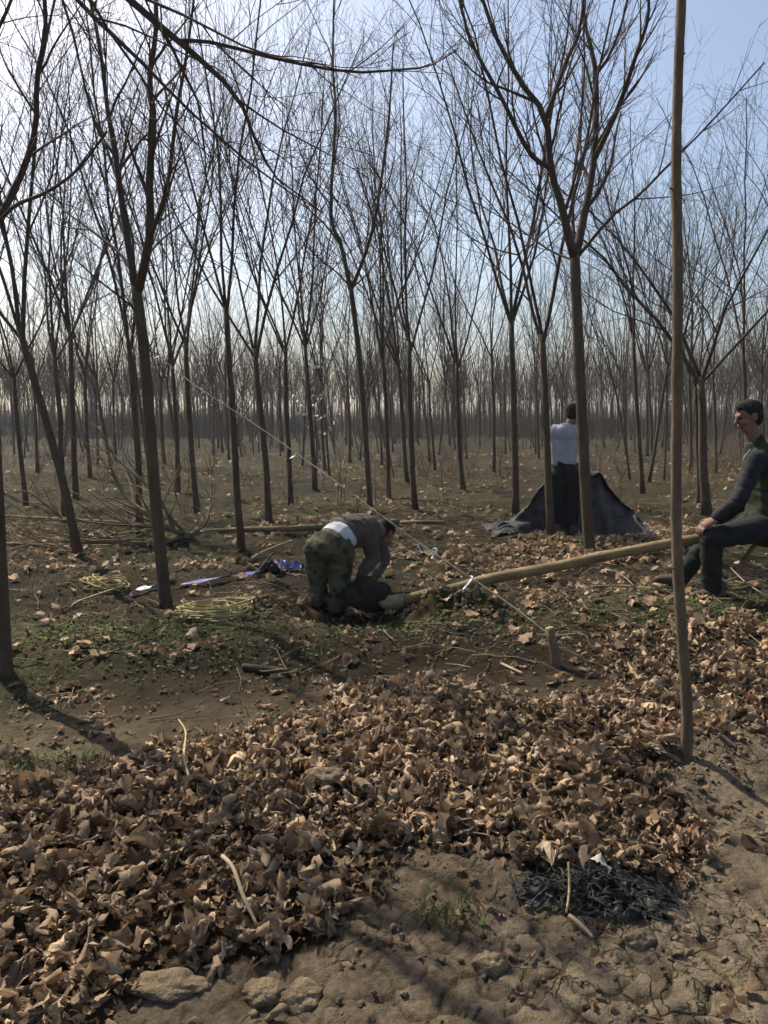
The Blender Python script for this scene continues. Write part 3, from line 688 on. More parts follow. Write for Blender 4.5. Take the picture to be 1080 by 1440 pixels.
def brush(r):
    tb = TB()
    for k in range(3):
        pts = stem((r.normal(0, .04), r.normal(0, .04), -.05), (r.normal(0, .25), r.normal(0, .25), 1), r.uniform(.6, 1.), 3, r, .05, .12); tb.tube(pts, np.linspace(.008, .003, len(pts)), 3, False)
        for q in pts[1:]: w = stem(q, (r.normal(0, .6), r.normal(0, .6), .8), r.uniform(.15, .4), 3, r, .05, .1); tb.tube(w, np.linspace(.004, .002, len(w)), 3, False)
    return np.concatenate(tb.v), np.concatenate(tb.f)
BR = [brush(lr) for _ in range(6)]
pb_ = leaf_points(3600, -28, 28, 12, 55, lambda px, py, x, y: .15 + .5 * smooth(0, .5, vnoise(x * .3, y * .3, 131))); n = len(pb_)
tag(scatter('undergrowth', BR, pb_, upright(n, .15), lr.uniform(.4, 1.3, n), M['brush']), 'thin reddish brown brush between the far trunks', 'brush', kind='stuff')

# ------------------------------------------------------------------ wood lying and standing about
M['rope_y'] = two_tone('yellow_rope', (.34, .27, .10), (.50, .42, .21), 40, .5, 200, .7)
M['rope_w'] = two_tone('pale_rope', (.30, .27, .22), (.46, .42, .36), 30, .4, 200, .8)
M['grey_stick'] = two_tone('weathered_stick', (.11, .092, .068), (.22, .19, .15), 20, .5, 90, .9)
M['cord'] = two_tone('guy_cord', (.12, .10, .08), (.24, .21, .175), 40, .4, 200, .85)
M['wood'] = two_tone('cut_wood', (.26, .19, .11), (.42, .32, .20), 14, .5, 60, .85, stretch=(1, 1, .2))
M['peg'] = mat_bark('peg_wood', (.10, .075, .048), (.20, .15, .10))
M['straw_rope'] = two_tone('straw_rope', (.20, .155, .09), (.36, .30, .19), 25, .6, 160, .95)
M['film_b'] = two_tone('blue_film', (.085, .10, .30), (.26, .28, .50), 16, .7, 50, .4)
M['film_w'] = two_tone('white_film', (.55, .55, .58), (.75, .75, .76), 9, .4, 40, .45)
M['net'] = two_tone('black_net', (.006, .006, .006), (.026, .025, .023), 30, .6, 140, .6)
M['sheet'] = two_tone('grey_shade_sheet', (.028, .027, .026), (.095, .091, .085), 7, .8, 60, .8, .01)
M['stone'] = two_tone('clod_pale', (.125, .090, .052), (.23, .172, .108), 16, 1.0, 60, 1.0, .014)
M['shrub'] = two_tone('dark_evergreen', (.006, .010, .005), (.018, .024, .011), 5, 0)
M['pale_leaf'] = two_tone('pale_leaf', (.50, .48, .40), (.68, .66, .58), 4, 0)

def rod(name, pts, rad, mat, label, cat, sides=8, n=None, group=None, base=None):
    p = resample(pts, n or max(8, 4 * len(pts))); r_ = np.interp(np.linspace(0, 1, len(p)), np.linspace(0, 1, len(rad)), rad) if hasattr(rad, '__len__') else rad
    b = p[0] if base is None else base; tb = TB(); tb.tube(p, r_, sides); o = obj(name, tb.mesh(name, b), mat); o.location = b
    return tag(o, label, cat, group)
def gz(px, py, dz=0.): q = G(px, py); q[2] += dz; return q

# the young stem in front: a thin tree whose head is above the picture
b = G(966, 1066); Ys = b[1]
tp = resample([b - [0, 0, .1], P(966, 1000, Ys), P(958, 880, Ys + .01), P(951, 740, Ys + .03), P(952, 560, Ys + .05), P(953, 380, Ys + .07), P(951, 240, Ys + .08), P(954, 100, Ys + .09), P(959, -40, Ys + .1), P(956, -220, Ys + .12)], 60)
rad = np.linspace(.024, .017, 60) * (1 + .05 * np.sin(np.arange(60) * 1.9)) * np.where(np.arange(60) % 11 == 5, 1.10, 1); rad[0] *= 1.3
sap = thing('young_tree', b, 'thin straight young stem rising from a small soil mound', 'tree'); tb = TB(); tb.tube(tp, rad, 12); obj('trunk', tb.mesh('trunk', b), M['sap'], sap)
cb = TB(); r_ = np.random.default_rng(31)
grow(cb, tp[-1], np.array([0, 0, 1.]), 1.6, .012, 1, r_, .05)
for k in range(5):
    a = k * 1.3; grow(cb, tp[-2 - k], np.array([math.cos(a), math.sin(a), 1.2]), 1.0, .009, 2, r_, .05)
obj('crown', cb.mesh('crown', b), M['twig'], sap)
tb = TB()
for k, (i, a) in enumerate(((9, 2.9), (17, 3.4), (26, 2.7), (38, 3.3), (47, .3))):
    c_ = tp[i]; d = np.array([math.cos(a), math.sin(a), .3]); tb.tube([c_ + d * rad[i] * .5, c_ + d * (rad[i] + .008)], [.007, .004], 6)
obj('knots', tb.mesh('knots', b), M['sap'], sap)['kind'] = 'stuff'

# guy rope from the peg to a tree, with strips of white film tied on
pb = G(784, 936); Yp = pb[1]; pt_ = P(773, 884, Yp + .02)
peg = thing('wooden_peg', pb, 'short leaning wooden peg driven into the bank', 'peg'); tb = TB()
tb.tube([pb - [0, 0, .1], pb + (pt_ - pb) * .3, pb + (pt_ - pb) * .7, pt_], [.030, .028, .026, .029], 10); obj('shaft', tb.mesh('shaft', pb), M['peg'], peg)
tb = TB(); ax = unit(pt_ - pb); tb.tube([pt_ - ax * .002, pt_ + ax * .008], [.028, .024], 10); obj('cut_top', tb.mesh('cut_top', pb), M['wood'], peg)
tie = G(107, 701); far_end = P(101, 412, tie[1])
gr = [pb + (pt_ - pb) * .8, P(700, 838, Yp + .42), P(590, 764, Yp + 1.05), P(455, 665, Yp + 2.0), P(360, 598, Yp + 2.8), P(265, 535, Yp + 3.7), P(187, 471, Yp + 4.8), far_end]
rope = thing('guy_rope', gr[0], 'thin grey guy rope running from the wooden peg up to a tree', 'rope')
tb = TB(); gp = resample(gr, 60); tb.tube(gp, .0048, 5); obj('cord', tb.mesh('cord', gr[0]), M['cord'], rope)
def strip(pts, w, r, twist=.6):
    pts = resample(pts, max(6, 4 * len(pts))); n = len(pts); tg = np.gradient(pts, axis=0); v, f = [], []
    for i in range(n):
        t_ = unit(tg[i]); a = unit(np.cross(t_, [0, 0, 1.]) + 1e-6); u = np.cross(a, t_); th = twist * math.sin(i * .9 + r.uniform(0, .8))
        s_ = a * math.cos(th) + u * math.sin(th); w_ = w * r.uniform(.75, 1.15)
        v += [pts[i] - s_ * w_ * .5, pts[i] + u * w_ * .12 * r.uniform(-1, 1), pts[i] + s_ * w_ * .5]
    for i in range(n - 1):
        for k in (0, 1): q = i * 3 + k; f.append((q, q + 1, q + 4, q + 3))
    return np.array(v), np.array(f)
r_ = np.random.default_rng(8)
for px, py, L in ((222, 508, .14), (270, 541, .18), (296, 556, .12), (372, 612, .16), (398, 640, .2), (410, 652, .15), (440, 660, .14), (592, 770, .12), (604, 782, .08), (640, 806, .15), (654, 812, .13)):
    d = np.abs(proj(gp)[0] - px); c_ = gp[np.argmin(d)]
    e = c_ + np.array([r_.uniform(-.6, .3) * L, r_.normal(0, .04), -L * r_.uniform(.3, .9)]); m_ = (c_ + e) / 2 + r_.normal(0, .03, 3)
    v, f = strip([c_ + [0, 0, .004], m_, e], .013, r_); obj('film_strip', mesh('film_strip', v - gr[0], f), M['film_w'], rope)

# the long pale trunk with its root ball in the hole and the worker sitting on it
ballc = np.array([HOLE[0] + .02, HOLE[1] + .18, -.02])
lp = [P(524, 842, 6.08), P(548, 847, 6.03), P(572, 843, 6.0), P(640, 828, 6.0), P(690, 814, 5.97), P(780, 797, 5.94), P(870, 778, 5.92), P(985, 757, 5.9), P(1090, 742, 5.88), P(1230, 722, 5.85)]
fell = thing('uprooted_tree', lp[0] * [1, 1, 0], 'long pale yellow tree trunk lying aslant under the seated worker', 'tree'); B0 = np.array(fell.location)
tb = TB(); l2 = resample(lp, 50); tb.tube(l2, np.linspace(.047, .036, 50) * (1 + .03 * np.sin(np.arange(50) * 1.1) + .07 * (np.arange(50) % 9 == 4)), 12); obj('trunk', tb.mesh('trunk', B0), M['log'], fell)
cb = TB(); r_ = np.random.default_rng(44); e = l2[-1]
for d, L in (((.9, .1, .35), 1.6), ((.6, .5, .3), 1.5), ((.5, -.5, .2), 1.4)): grow(cb, e, np.array(d), L, .022, 1, r_, .0)
cb.tube(resample([P(1042, 790, 5.95), P(1060, 798, 5.8), P(1085, 812, 5.7), gz(1130, 838)], 8), np.linspace(.016, .010, 8), 6)
cb.tube(resample([P(1150, 735, 5.86), np.array([3.25, 5.7, .3]), np.array([3.4, 5.62, H1(3.4, 5.62) - .03])], 8), .024, 7)
cb.tube(resample([P(1190, 728, 5.86), np.array([3.55, 6.1, .3]), np.array([3.62, 6.3, H1(3.62, 6.3) - .03])], 8), .022, 7)
cb.tube(resample([P(1080, 744, 5.88), P(1060, 768, 5.9), P(1042, 790, 5.95)], 6), .016, 6)
obj('crown', cb.mesh('crown', B0), M['felled'], fell)
v, f = ico(4); s_ = v * [.20, .17, .13]; s_ = s_ * (1 + .16 * fbm(v[:, 0] * 3 + v[:, 2] * 2, v[:, 1] * 3 - v[:, 2], 4, 66))[:, None]
obj('root_ball', mesh('root_ball', s_ + (P(518, 836, 6.14) - B0), f), M['dark_soil'], fell)
tb = TB(); t_ = np.linspace(0, 1, 420); q_ = 3.5 + t_ * 7.0      # wound round the butt, following its bend
cen = np.column_stack([np.interp(q_, np.arange(50), l2[:, k]) for k in range(3)]); ax = unit(l2[10] - l2[3]); a = perp(ax, 0, None); b_ = np.cross(ax, a)
hx = cen + (0.0505 + .002 * np.sin(t_ * 31))[:, None] * (np.cos(t_ * 230)[:, None] * a + np.sin(t_ * 230)[:, None] * b_); tb.tube(hx, .0062, 5); obj('straw_rope', tb.mesh('straw_rope', B0), M['straw_rope'], fell)

# the felled tree with its branches to the left
fr = np.random.default_rng(61); fb = gz(430, 752)
ft = thing('felled_tree', fb, 'felled tree with pale trunk and spread branches lying on the ground', 'tree')
tb = TB(); tb.tube(resample([gz(560, 740, .06), gz(432, 750, .07), gz(360, 752, .07), gz(300, 754, .06), gz(262, 760, .06)], 20), np.linspace(.042, .034, 20), 10); obj('trunk', tb.mesh('trunk', fb), M['felled'], ft)
cb = TB()
Yf = G(262, 760)[1]
for path, r0, k in (([(262, 757), (235, 742), (205, 722), (170, 690), (150, 640)], .024, 7), ([(262, 759), (222, 741), (130, 733), (60, 729), (-20, 724)], .020, 7),
        ([(264, 760), (225, 780), (170, 792), (90, 800), (0, 812)], .020, 6), ([(264, 761), (215, 796), (140, 815), (70, 826), (5, 832)], .018, 6),
        ([(268, 758), (290, 735), (297, 700), (296, 670)], .010, 3), ([(262, 758), (238, 725), (215, 690), (160, 640), (140, 600)], .012, 5), ([(222, 741), (180, 770), (140, 790), (60, 780), (10, 770)], .012, 5), ([(170, 792), (120, 760), (80, 722), (40, 690)], .012, 5)):
    q = [np.maximum(P(x, y, Yf + .25 * math.sin(i * 1.7 + x * .01)), [-99, -99, 0]) for i, (x, y) in enumerate(path)]
    for p_ in q: p_[2] = max(p_[2], H1(p_[0], p_[1]) + .02)
    q = resample(q, 12); rr = np.linspace(r0 * 1.6, .013, 12); cb.tube(q, rr, 6); sprout(cb, q, rr, 1, fr, k + 6, .02, .10, .95, .7)
obj('crown', cb.mesh('crown', fb), M['felled'], ft)

rod('cut_pole', [gz(560, 737, .02), gz(590, 736, .02), gz(625, 737, .02)], .022, M['felled'], 'short brown pole lying on the ground beyond the hole', 'pole')
rod('cut_stick', [gz(352, 791, .03), gz(372, 782, .05), gz(410, 768, .06)], .012, M['wood'], 'pale cut stick lying near the blue plastic strip', 'stick')
rod('dead_stick', [gz(314, 1251, .11), gz(329, 1275, .12), gz(343, 1305, .10), gz(362, 1331, .06)], [.007, .006, .006, .004], M['wood'], 'pale bent stick lying on the leaf pile', 'stick')
rod('dead_stick', [gz(252, 1036, .08), gz(262, 1060, .10), gz(260, 1100, .11), gz(267, 1132, .11)], [.003, .004, .005, .004], M['wood'], 'thin pale crooked twig sticking up at the leaf pile edge', 'stick')
rod('dead_stick', [gz(342, 943, .02), gz(375, 948, .03), gz(406, 951, .025)], [.02, .022, .016], M['bark_dark'], 'stubby dark branch piece lying below the grassy bank', 'stick')
rod('dead_stick', [gz(796, 1294, .02), gz(800, 1272, .04), gz(798, 1255, .09)], [.003, .004, .003], M['rope_y'], 'short yellow stalk standing in front of the black netting', 'stick')
rod('dead_stick', [gz(800, 1300, .02), gz(815, 1312, .02), gz(834, 1326, .015)], [.006, .006, .004], M['wood'], 'small pale stick on the soil below the black netting', 'stick')
rod('dead_stick', [gz(705, 938, .02), gz(720, 945, .02), gz(735, 951, .015)], [.008, .009, .006], M['wood'], 'small pale broken stick on the bank beside the peg', 'stick')
rod('dead_stick', [gz(830, 830, .03), gz(880, 832, .05), gz(945, 836, .03)], [.006, .007, .005], M['grey_stick'], 'straight grey stick on the grass below the pale trunk', 'stick')
rod('dead_stick', [gz(815, 822, .08), gz(840, 815, .12), gz(870, 822, .10), gz(900, 838, .03)], [.004, .005, .004], M['grey_stick'], 'arched grey twig under the pale trunk', 'stick')
rod('dead_stick', [gz(1027, 806, .05), gz(1050, 828, .04), gz(1080, 845, .03)], [.006, .006, .004], M['grey_stick'], 'slanting pale stick on the grass behind the worker\'s leg', 'stick')
rod('dead_stick', [gz(1010, 830, .03), gz(1024, 825, .05), gz(1040, 818, .05)], [.008, .008, .006], M['grey_stick'], 'short whitish stick beside the seated worker\'s boot', 'stick')
# straight bare sticks leaning near the felled branches
rod('cut_stick', [gz(328, 838, .02), P(345, 818, gz(328, 838)[1]), P(366, 798, gz(328, 838)[1] + .1), P(384, 777, gz(328, 838)[1] + .2)], .006, M['grey_stick'], 'thin pale stick leaning up over the yellow rope', 'stick')
pe = gz(348, 858); tb = TB(); pk = thing('cut_branch', pe, 'short pale branch stub standing at the end of the yellow rope', 'branch')
tb.tube([pe - [0, 0, .05], P(350, 848, pe[1]), P(345, 836, pe[1])], [.017, .016, .014], 8); obj('stub', tb.mesh('stub', pe), M['wood'], pk)

# coils of yellow rope
def coil(c, rx, ry, turns, seed, label, tail):
    r = np.random.default_rng(seed); q = []
    for k in range(turns):
        ox, oy = r.normal(0, .05, 2) * [1, .5]; sx, sy = rx * r.uniform(.55, 1.12), ry * r.uniform(.5, 1.15); ro = r.normal(0, .25); lift = r.uniform(0, .09) * (r.uniform() < .5); ph = r.uniform(0, 6)
        for t_ in np.linspace(0, 6.283, 13)[:-1]:
            w = 1 + .12 * math.sin(2 * t_ + ph); x, y = sx * w * math.cos(t_), sy * w * math.sin(t_); x, y = x * math.cos(ro) - y * math.sin(ro), x * math.sin(ro) + y * math.cos(ro)
            x += c[0] + ox; y += c[1] + oy; q.append((x, y, H1(x, y) + .015 + .008 * k + lift * max(0, math.sin(t_ + ph)) + r.uniform(0, .012)))
    q = resample(q + [tuple(p_) for p_ in tail], len(q) * 3); tb = TB(); tb.tube(q, .0058, 5)
    o = obj('rope_coil', tb.mesh('rope_coil', c), M['rope_y']); o.location = c; tag(o, label, 'rope')
c1 = G(296, 870); coil(c1, .24, .13, 11, 1, 'loose coil of yellow rope beside the slim tree', [gz(318, 876, .02), gz(338, 883, .02)])
c2 = G(148, 828); coil(c2, .17, .08, 7, 2, 'small yellow rope coil among the felled branches', [gz(112, 848, .02), gz(100, 858, .02)])

# blue and white plastic strip
r_ = np.random.default_rng(12)
v, f = strip([gz(184, 840, .02), gz(215, 830, .03), gz(252, 827, .03), gz(300, 820, .04), gz(345, 812, .03), gz(378, 804, .03)], .038, r_, .6); bl = thing('plastic_strip', G(300, 820), 'long blue plastic strip trailing over the ground', 'plastic'); obj('film', mesh('film', recenter(v, bl.location), f), M['film_b'], bl)
v, f = strip([gz(184, 838, .03), gz(205, 833, .045), gz(228, 829, .04)], .05, r_, .5); obj('white_end', mesh('white_end', recenter(v, bl.location), f), M['film_w'], bl)
def crumple(name, c, size, mat, label, cat, seed, n=26, amp=.35):
    g = np.linspace(-1, 1, n); X, Y = np.meshgrid(g, g); s0 = seed * 3.7
    Z = np.abs(fbm(X * 1.8 + s0, Y * 1.8, 4, seed)) * amp; X2 = X + .25 * fbm(X * 2 + 5, Y * 2 + s0, 3, seed + 3); Y2 = Y + .25 * fbm(X * 2 - s0, Y * 2, 3, seed + 6)
    v = np.stack([X2 * size[0], Y2 * size[1], Z * size[2] * (1.15 - .5 * (X ** 2 + Y ** 2))], -1).reshape(-1, 3)
    v[:, 2] = np.maximum(v[:, 2], 0) + H(v[:, 0] + c[0], v[:, 1] + c[1]) - c[2] + .012
    idx = np.arange(n * n).reshape(n, n); f = np.stack([idx[:-1, :-1], idx[:-1, 1:], idx[1:, 1:], idx[1:, :-1]], -1).reshape(-1, 4)
    o = obj(name, mesh(name, v, f), mat); o.location = c; return tag(o, label, cat)
crumple('plastic_wrap', G(408, 802), (.13, .09, .22), M['film_b'], 'crumpled blue plastic wrap behind the stooping worker', 'plastic', 4)
crumple('plastic_wrap', G(385, 805), (.14, .08, .25), M['net'], 'crumpled dark plastic beside the blue wrap', 'plastic', 6)

# black netting in front
nc_ = G(840, 1262); r_ = np.random.default_rng(19); nt = thing('black_netting', nc_, 'tangled heap of torn black netting in front of the leaf pile', 'netting')
tb_v, tb_f, nn = [], [], 0
for k in range(240):
    x0 = r_.normal(0, .10); y0 = r_.normal(0, .04); L = r_.uniform(.06, .30); a = r_.normal(-.15, .7); hh = r_.uniform(.2, 1.1) ; ph = r_.uniform(0, 6); cv = r_.normal(0, 4)
    pts = []
    for j in range(7):
        u = (j / 6 - .5) * L; a2 = a + cv * u; x = nc_[0] + np.clip(x0 + u * math.cos(a2), -.25, .25); y = nc_[1] + y0 * 1.2 + u * math.sin(a2) * .6 + .01 * math.sin(j * 1.3 + ph)
        pts.append((x, y, H1(x, y) + .012 + max(0, .026 * (1 - ((x - nc_[0]) / .26) ** 2) * (1 - ((y - nc_[1]) / .18) ** 2) * (hh + .45 * math.sin(j * 1.1 + ph)))))
    v, f = strip(np.array(pts), r_.uniform(.002, .007) * (1 + 1.6 * (r_.uniform() < .1)), r_, .7); tb_v.append(v); tb_f.append(f + nn); nn += len(v)
for ox, oy, sx, sy, sd_ in ((-.10, .01, .13, .07, 3), (.09, -.015, .14, .075, 8), (.0, .02, .12, .06, 15)):
    n_ = 40; g = np.linspace(-1, 1, n_); X, Y = np.meshgrid(g, g); e_ = np.clip(1.1 - X ** 2 - Y ** 2, 0, 1)
    X2 = nc_[0] + ox + sx * (X + .35 * fbm(X * 2.2, Y * 2.2, 4, sd_)); Y2 = nc_[1] + oy + sy * (Y + .35 * fbm(X * 2.2 + 9, Y * 2.2, 4, sd_ + 1)); Z = H(X2, Y2) + 0.004 + .042 * e_ * np.abs(fbm(X * 3.2 + sd_, Y * 3.2, 4, sd_ + 2))
    idx = np.arange(n_ * n_).reshape(n_, n_); f = np.stack([idx[:-1, :-1], idx[:-1, 1:], idx[1:, 1:], idx[1:, :-1]], -1).reshape(-1, 4)
    f = f[(np.random.default_rng(sd_).uniform(size=len(f)) < .93) & (e_[:-1, :-1].ravel() > .12)]
    obj('net_sheet', mesh('net_sheet', np.stack([X2, Y2, Z], -1).reshape(-1, 3) - nc_, f), M['net'], nt)
obj('net_strips', mesh('net_strips', np.concatenate(tb_v) - nc_, np.concatenate(tb_f)), M['net'], nt)['kind'] = 'stuff'
v, f = strip([G(828, 1248) + [0, 0, .09], G(842, 1256) + [0, 0, .11], G(856, 1262) + [0, 0, .08]], .035, r_, .4); obj('pale_film', mesh('pale_film', v - nc_, f), M['rope_w'], nt)

# clods and stones that stand out
for i, (px, py, sx, sy, sz, lab) in enumerate(((455, 1112, .075, .055, .035, 'flat brown clod lying on the leaves'), (374, 1398, .055, .045, .03, 'smooth round clod cracked loose beside a darker clod'), (424, 1406, .052, .05, .03, 'rough round clod at the edge of a smooth clod'),
        (240, 1388, .10, .05, .025, 'broad flat clod slab beside the leaf pile'), (898, 1326, .04, .03, .025, 'reddish brown lump lying below the black netting'), (668, 880, .05, .04, .04, 'dark clod on the dug soil'), (690, 1360, .045, .035, .03, 'lump of soil on the cracked bare ground'))):
    v, f = lump_shape(np.random.default_rng(70 + i), 4, .16, 1.); v = v * (1 + .06 * fbm(v[:, 0] * 6 + v[:, 2] * 3, v[:, 1] * 6 - v[:, 2] * 4, 4, 20 + i))[:, None]; q = G(px, py); o = obj('soil_clod', mesh('soil_clod', v * [sx, sy, sz], f), M['stone']); o.location = q + [0, 0, sz * .1 + (.05 if py in (1112, 1225) else 0)]; tag(o, lab, 'clod')

# dark shrub, pale-leaved sapling and white wall far back
def foliage(name, c, rad, n, size, mat, seed, parent=None):
    r = np.random.default_rng(seed); d = r.normal(0, 1, (n, 3)); d /= np.linalg.norm(d, axis=1, keepdims=True); k = r.uniform(.35, 1, n) ** .5 * (1 + .25 * fbm(d[:, 0] * 2 + 3, d[:, 1] * 2 + d[:, 2], 3, seed))
    p = d * k[:, None] * np.array(rad); q = eul(r.uniform(0, 6, n), r.uniform(0, 6, n), r.uniform(0, 6, n)); w = r.integers(len(WL), size=n)
    o = scatter(name, WL, p + c, q, r.uniform(.7, 1.3, n) * size, mat, which=w); o.parent = parent; return o
q = G(858, 612); sh = thing('evergreen_shrub', q, 'dark evergreen shrub standing behind the rows of trees', 'shrub'); foliage('foliage', np.array([0, 0, .75]), (1.05, .6, .85), 2600, .16, M['shrub'], 3, sh)
tb = TB(); tb.tube([(0, 0, -.1), (.02, 0, .5), (0, .03, 1.0)], [.05, .04, .02], 7); obj('stem', tb.mesh('stem'), M['bark_dark'], sh)
q = G(445, 672); mg = thing('pale_leaved_sapling', q, 'small sapling dotted with pale whitish leaves between the bare trunks', 'tree'); tb = TB(); tb.tube([(0, 0, -.1), (.02, 0, .8), (-.03, .02, 1.6), (0, 0, 2.4)], [.022, .018, .013, .008], 7); obj('trunk', tb.mesh('trunk'), M['bark_dark'], mg)
cb = TB(); r_ = np.random.default_rng(52); tips = []
for k in range(11):
    z = .9 + k * .16; a = k * 2.4; pts = stem((0, 0, z), (math.cos(a), math.sin(a) * .6, .7), r_.uniform(.5, 1.0), 2, r_, .06); cb.tube(pts, np.linspace(.007, .003, len(pts)), 4, False); tips += list(pts[2:])
obj('crown', cb.mesh('crown'), M['twig'], mg); tips = np.array(tips); ti = np.repeat(tips, 2, 0) + r_.normal(0, .06, (len(tips) * 2, 3)); n = len(ti)
o = scatter('leaves', WL, ti, eul(r_.uniform(0, 6, n), r_.uniform(0, 6, n), r_.uniform(0, 6, n)), r_.uniform(.05, .11, n), M['pale_leaf']); o.parent = mg; o['kind'] = 'stuff'
wv = [(-62, 84, -.1), (-26, 88, -.1), (-26, 88.4, -.1), (-62, 84.4, -.1), (-62, 84, .55), (-26, 88, .55), (-26, 88.4, .55), (-62, 84.4, .55)]
o = obj('low_wall', mesh('low_wall', np.array(wv) - [-44, 86, 0], [(0, 3, 2, 1), (4, 5, 6, 7), (0, 1, 5, 4), (1, 2, 6, 5), (2, 3, 7, 6), (3, 0, 4, 7)], False), M['film_w']); o.location = (-44, 86, 0); tag(o, 'long low white wall glimpsed far behind the trees', 'wall')

# ------------------------------------------------------------------ people
M['skin'] = two_tone('skin', (.135, .075, .048), (.20, .115, .075), 14, .2, 120, .6)
M['hair'] = two_tone('black_hair', (.008, .007, .006), (.020, .017, .015), 60, .7, 220, .95)
M['shirt'] = two_tone('pale_shirt', (.27, .28, .31), (.35, .365, .395), 5, .3, 90, .85)
M['navy'] = two_tone('navy_cloth', (.007, .008, .012), (.015, .016, .021), 7, .4, 150, .85)
M['black_t'] = two_tone('dark_trousers', (.005, .006, .007), (.010, .0115, .013), 7, .4, 150, .85)
M['vest'] = two_tone('green_vest', (.010, .016, .007), (.021, .030, .013), 6, .4, 140, .85)
M['sweater'] = two_tone('brown_sweater', (.058, .046, .038), (.095, .078, .062), 10, .5, 160, .95)
M['under'] = two_tone('white_undershirt', (.38, .38, .42), (.50, .50, .54), 8, .4, 100, .9)
M['shoe'] = two_tone('worn_shoe', (.040, .028, .020), (.085, .062, .045), 9, .4, 60, .7)
def camo():
    t = NT('camouflage_cloth'); v = t.coord('Object'); c = t.ramp(t.noise(9, 2, .5, v), [(.40, (.022, .024, .013)), (.44, (.058, .060, .034)), (.52, (.058, .060, .034)), (.55, (.085, .070, .044)), (.62, (.085, .070, .044)), (.65, (.030, .036, .020))])
    for e in (): pass
    t.col(c); t.bump(t.noise(60, 4, .6, v), .4, .006); return t.m
M['camo'] = camo()
class Body:
    """overlapping tapered limbs, fused into one continuous skin"""
    def __init__(s): s.v = []; s.f = []; s.n = 0
    def limb(s, p0, p1, r0, r1, side=None, ratio=1., steps=10, sides=14):
        p0, p1 = np.asarray(p0, float), np.asarray(p1, float); ax = unit(p1 - p0); L = np.linalg.norm(p1 - p0)
        a = perp(ax, 0, None) if side is None else unit(np.asarray(side, float) - ax * np.dot(side, ax)); b = np.cross(ax, a)
        cen, rad = [], []
        for k in range(5): t = math.pi / 2 * (k + .15) / 5; cen.append(p0 - ax * r0 * math.cos(t)); rad.append(r0 * math.sin(t))
        for k in range(steps + 1): q = k / steps; cen.append(p0 + ax * L * q); rad.append(r0 + (r1 - r0) * q)
        for k in range(4, -1, -1): t = math.pi / 2 * (k + .15) / 5; cen.append(p1 + ax * r1 * math.cos(t)); rad.append(r1 * math.sin(t))
        th = np.arange(sides) * 2 * math.pi / sides; n = len(cen)
        ring = np.array(cen)[:, None] + np.array(rad)[:, None, None] * (np.cos(th)[None, :, None] * a * ratio + np.sin(th)[None, :, None] * b)
        b0 = s.n; s.v.append(ring.reshape(-1, 3)); k = np.arange(sides); k2 = (k + 1) % sides
        for i in range(n - 1): s.f += np.stack([b0 + i * sides + k, b0 + i * sides + k2, b0 + (i + 1) * sides + k2, b0 + (i + 1) * sides + k], -1).tolist()
        s.f.append((b0 + np.arange(sides)[::-1]).tolist()); s.f.append((b0 + (n - 1) * sides + np.arange(sides)).tolist()); s.n += n * sides
    def chain(s, pts, rad, side=None, ratio=1.):
        for i in range(len(pts) - 1): s.limb(pts[i], pts[i + 1], rad[i], rad[i + 1], side, ratio)
    def ball(s, c, r, axes=None):
        v, f = ico(2); A = np.eye(3) if axes is None else np.array(axes); w = (v * np.asarray(r)) @ A + np.asarray(c); s.v.append(w); s.f += (f + s.n).tolist(); s.n += len(w)
    def hand(s, w, d, nrm, thumb, curl=.5, size=1.):
        """w wrist, d along the hand, nrm out of the back of the hand, thumb towards the thumb side"""
        d = unit(np.asarray(d, float)); nrm = unit(np.asarray(nrm, float) - d * np.dot(nrm, d)); th = np.cross(nrm, d); th = th * (1 if np.dot(th, thumb) > 0 else -1)
        s.limb(w, w + d * .085 * size, .021 * size, .023 * size, th, 1.75)
        for k, L in enumerate((.078, .086, .080, .062)):
            b = w + d * .092 * size + th * (.031 - .0205 * k) * size; dd = d; q = b
            for j, fr_ in enumerate((.45, .32, .25)):
                ang = curl * (.35 + .75 * j); dd = unit(d * math.cos(ang) - nrm * math.sin(ang)); e = q + dd * L * fr_ * size; s.limb(q, e, .0088 * size, .0082 * size, steps=3, sides=8); q = e
        b = w + d * .03 * size + th * .028 * size; m = b + unit(d * .7 + th * .75 - nrm * .2) * .042 * size; e = m + unit(d * .95 + th * .25 - nrm * .4) * .035 * size; s.limb(b, m, .0125 * size, .0105 * size, steps=3); s.limb(m, e, .0105 * size, .009 * size, steps=3)
    def head(s, c, fwd, up, k=1.):
        """skull, jaw, brow, nose, lips, chin and ears round the centre c"""
        fwd = unit(np.asarray(fwd, float)); up = unit(np.asarray(up, float) - fwd * np.dot(up, fwd)); sd = np.cross(fwd, up); A = [fwd, sd, up]
        at = lambda f, l, u: np.asarray(c) + (fwd * f + sd * l + up * u) * k
        s.ball(at(-.012, 0, .025), np.array([.094, .074, .088]) * k, A); s.ball(at(.020, 0, -.035), np.array([.066, .058, .075]) * k, A)
        s.limb(at(.045, -.018, -.088), at(.045, .018, -.088), .021 * k, .021 * k); s.limb(at(.078, -.028, .020), at(.078, .028, .020), .013 * k, .013 * k)
        s.limb(at(.084, 0, .012), at(.104, 0, -.028), .009 * k, .013 * k, sd, 1.1); s.limb(at(.080, -.016, -.055), at(.080, .016, -.055), .010 * k, .010 * k); s.limb(at(.076, -.012, -.067), at(.076, .012, -.067), .010 * k, .010 * k)
        for q in (-1, 1): s.ball(at(-.01, q * .076, -.010), np.array([.020, .010, .033]) * k, A); s.ball(at(.062, q * .036, -.030), np.array([.022, .020, .022]) * k, A)
        return at, A
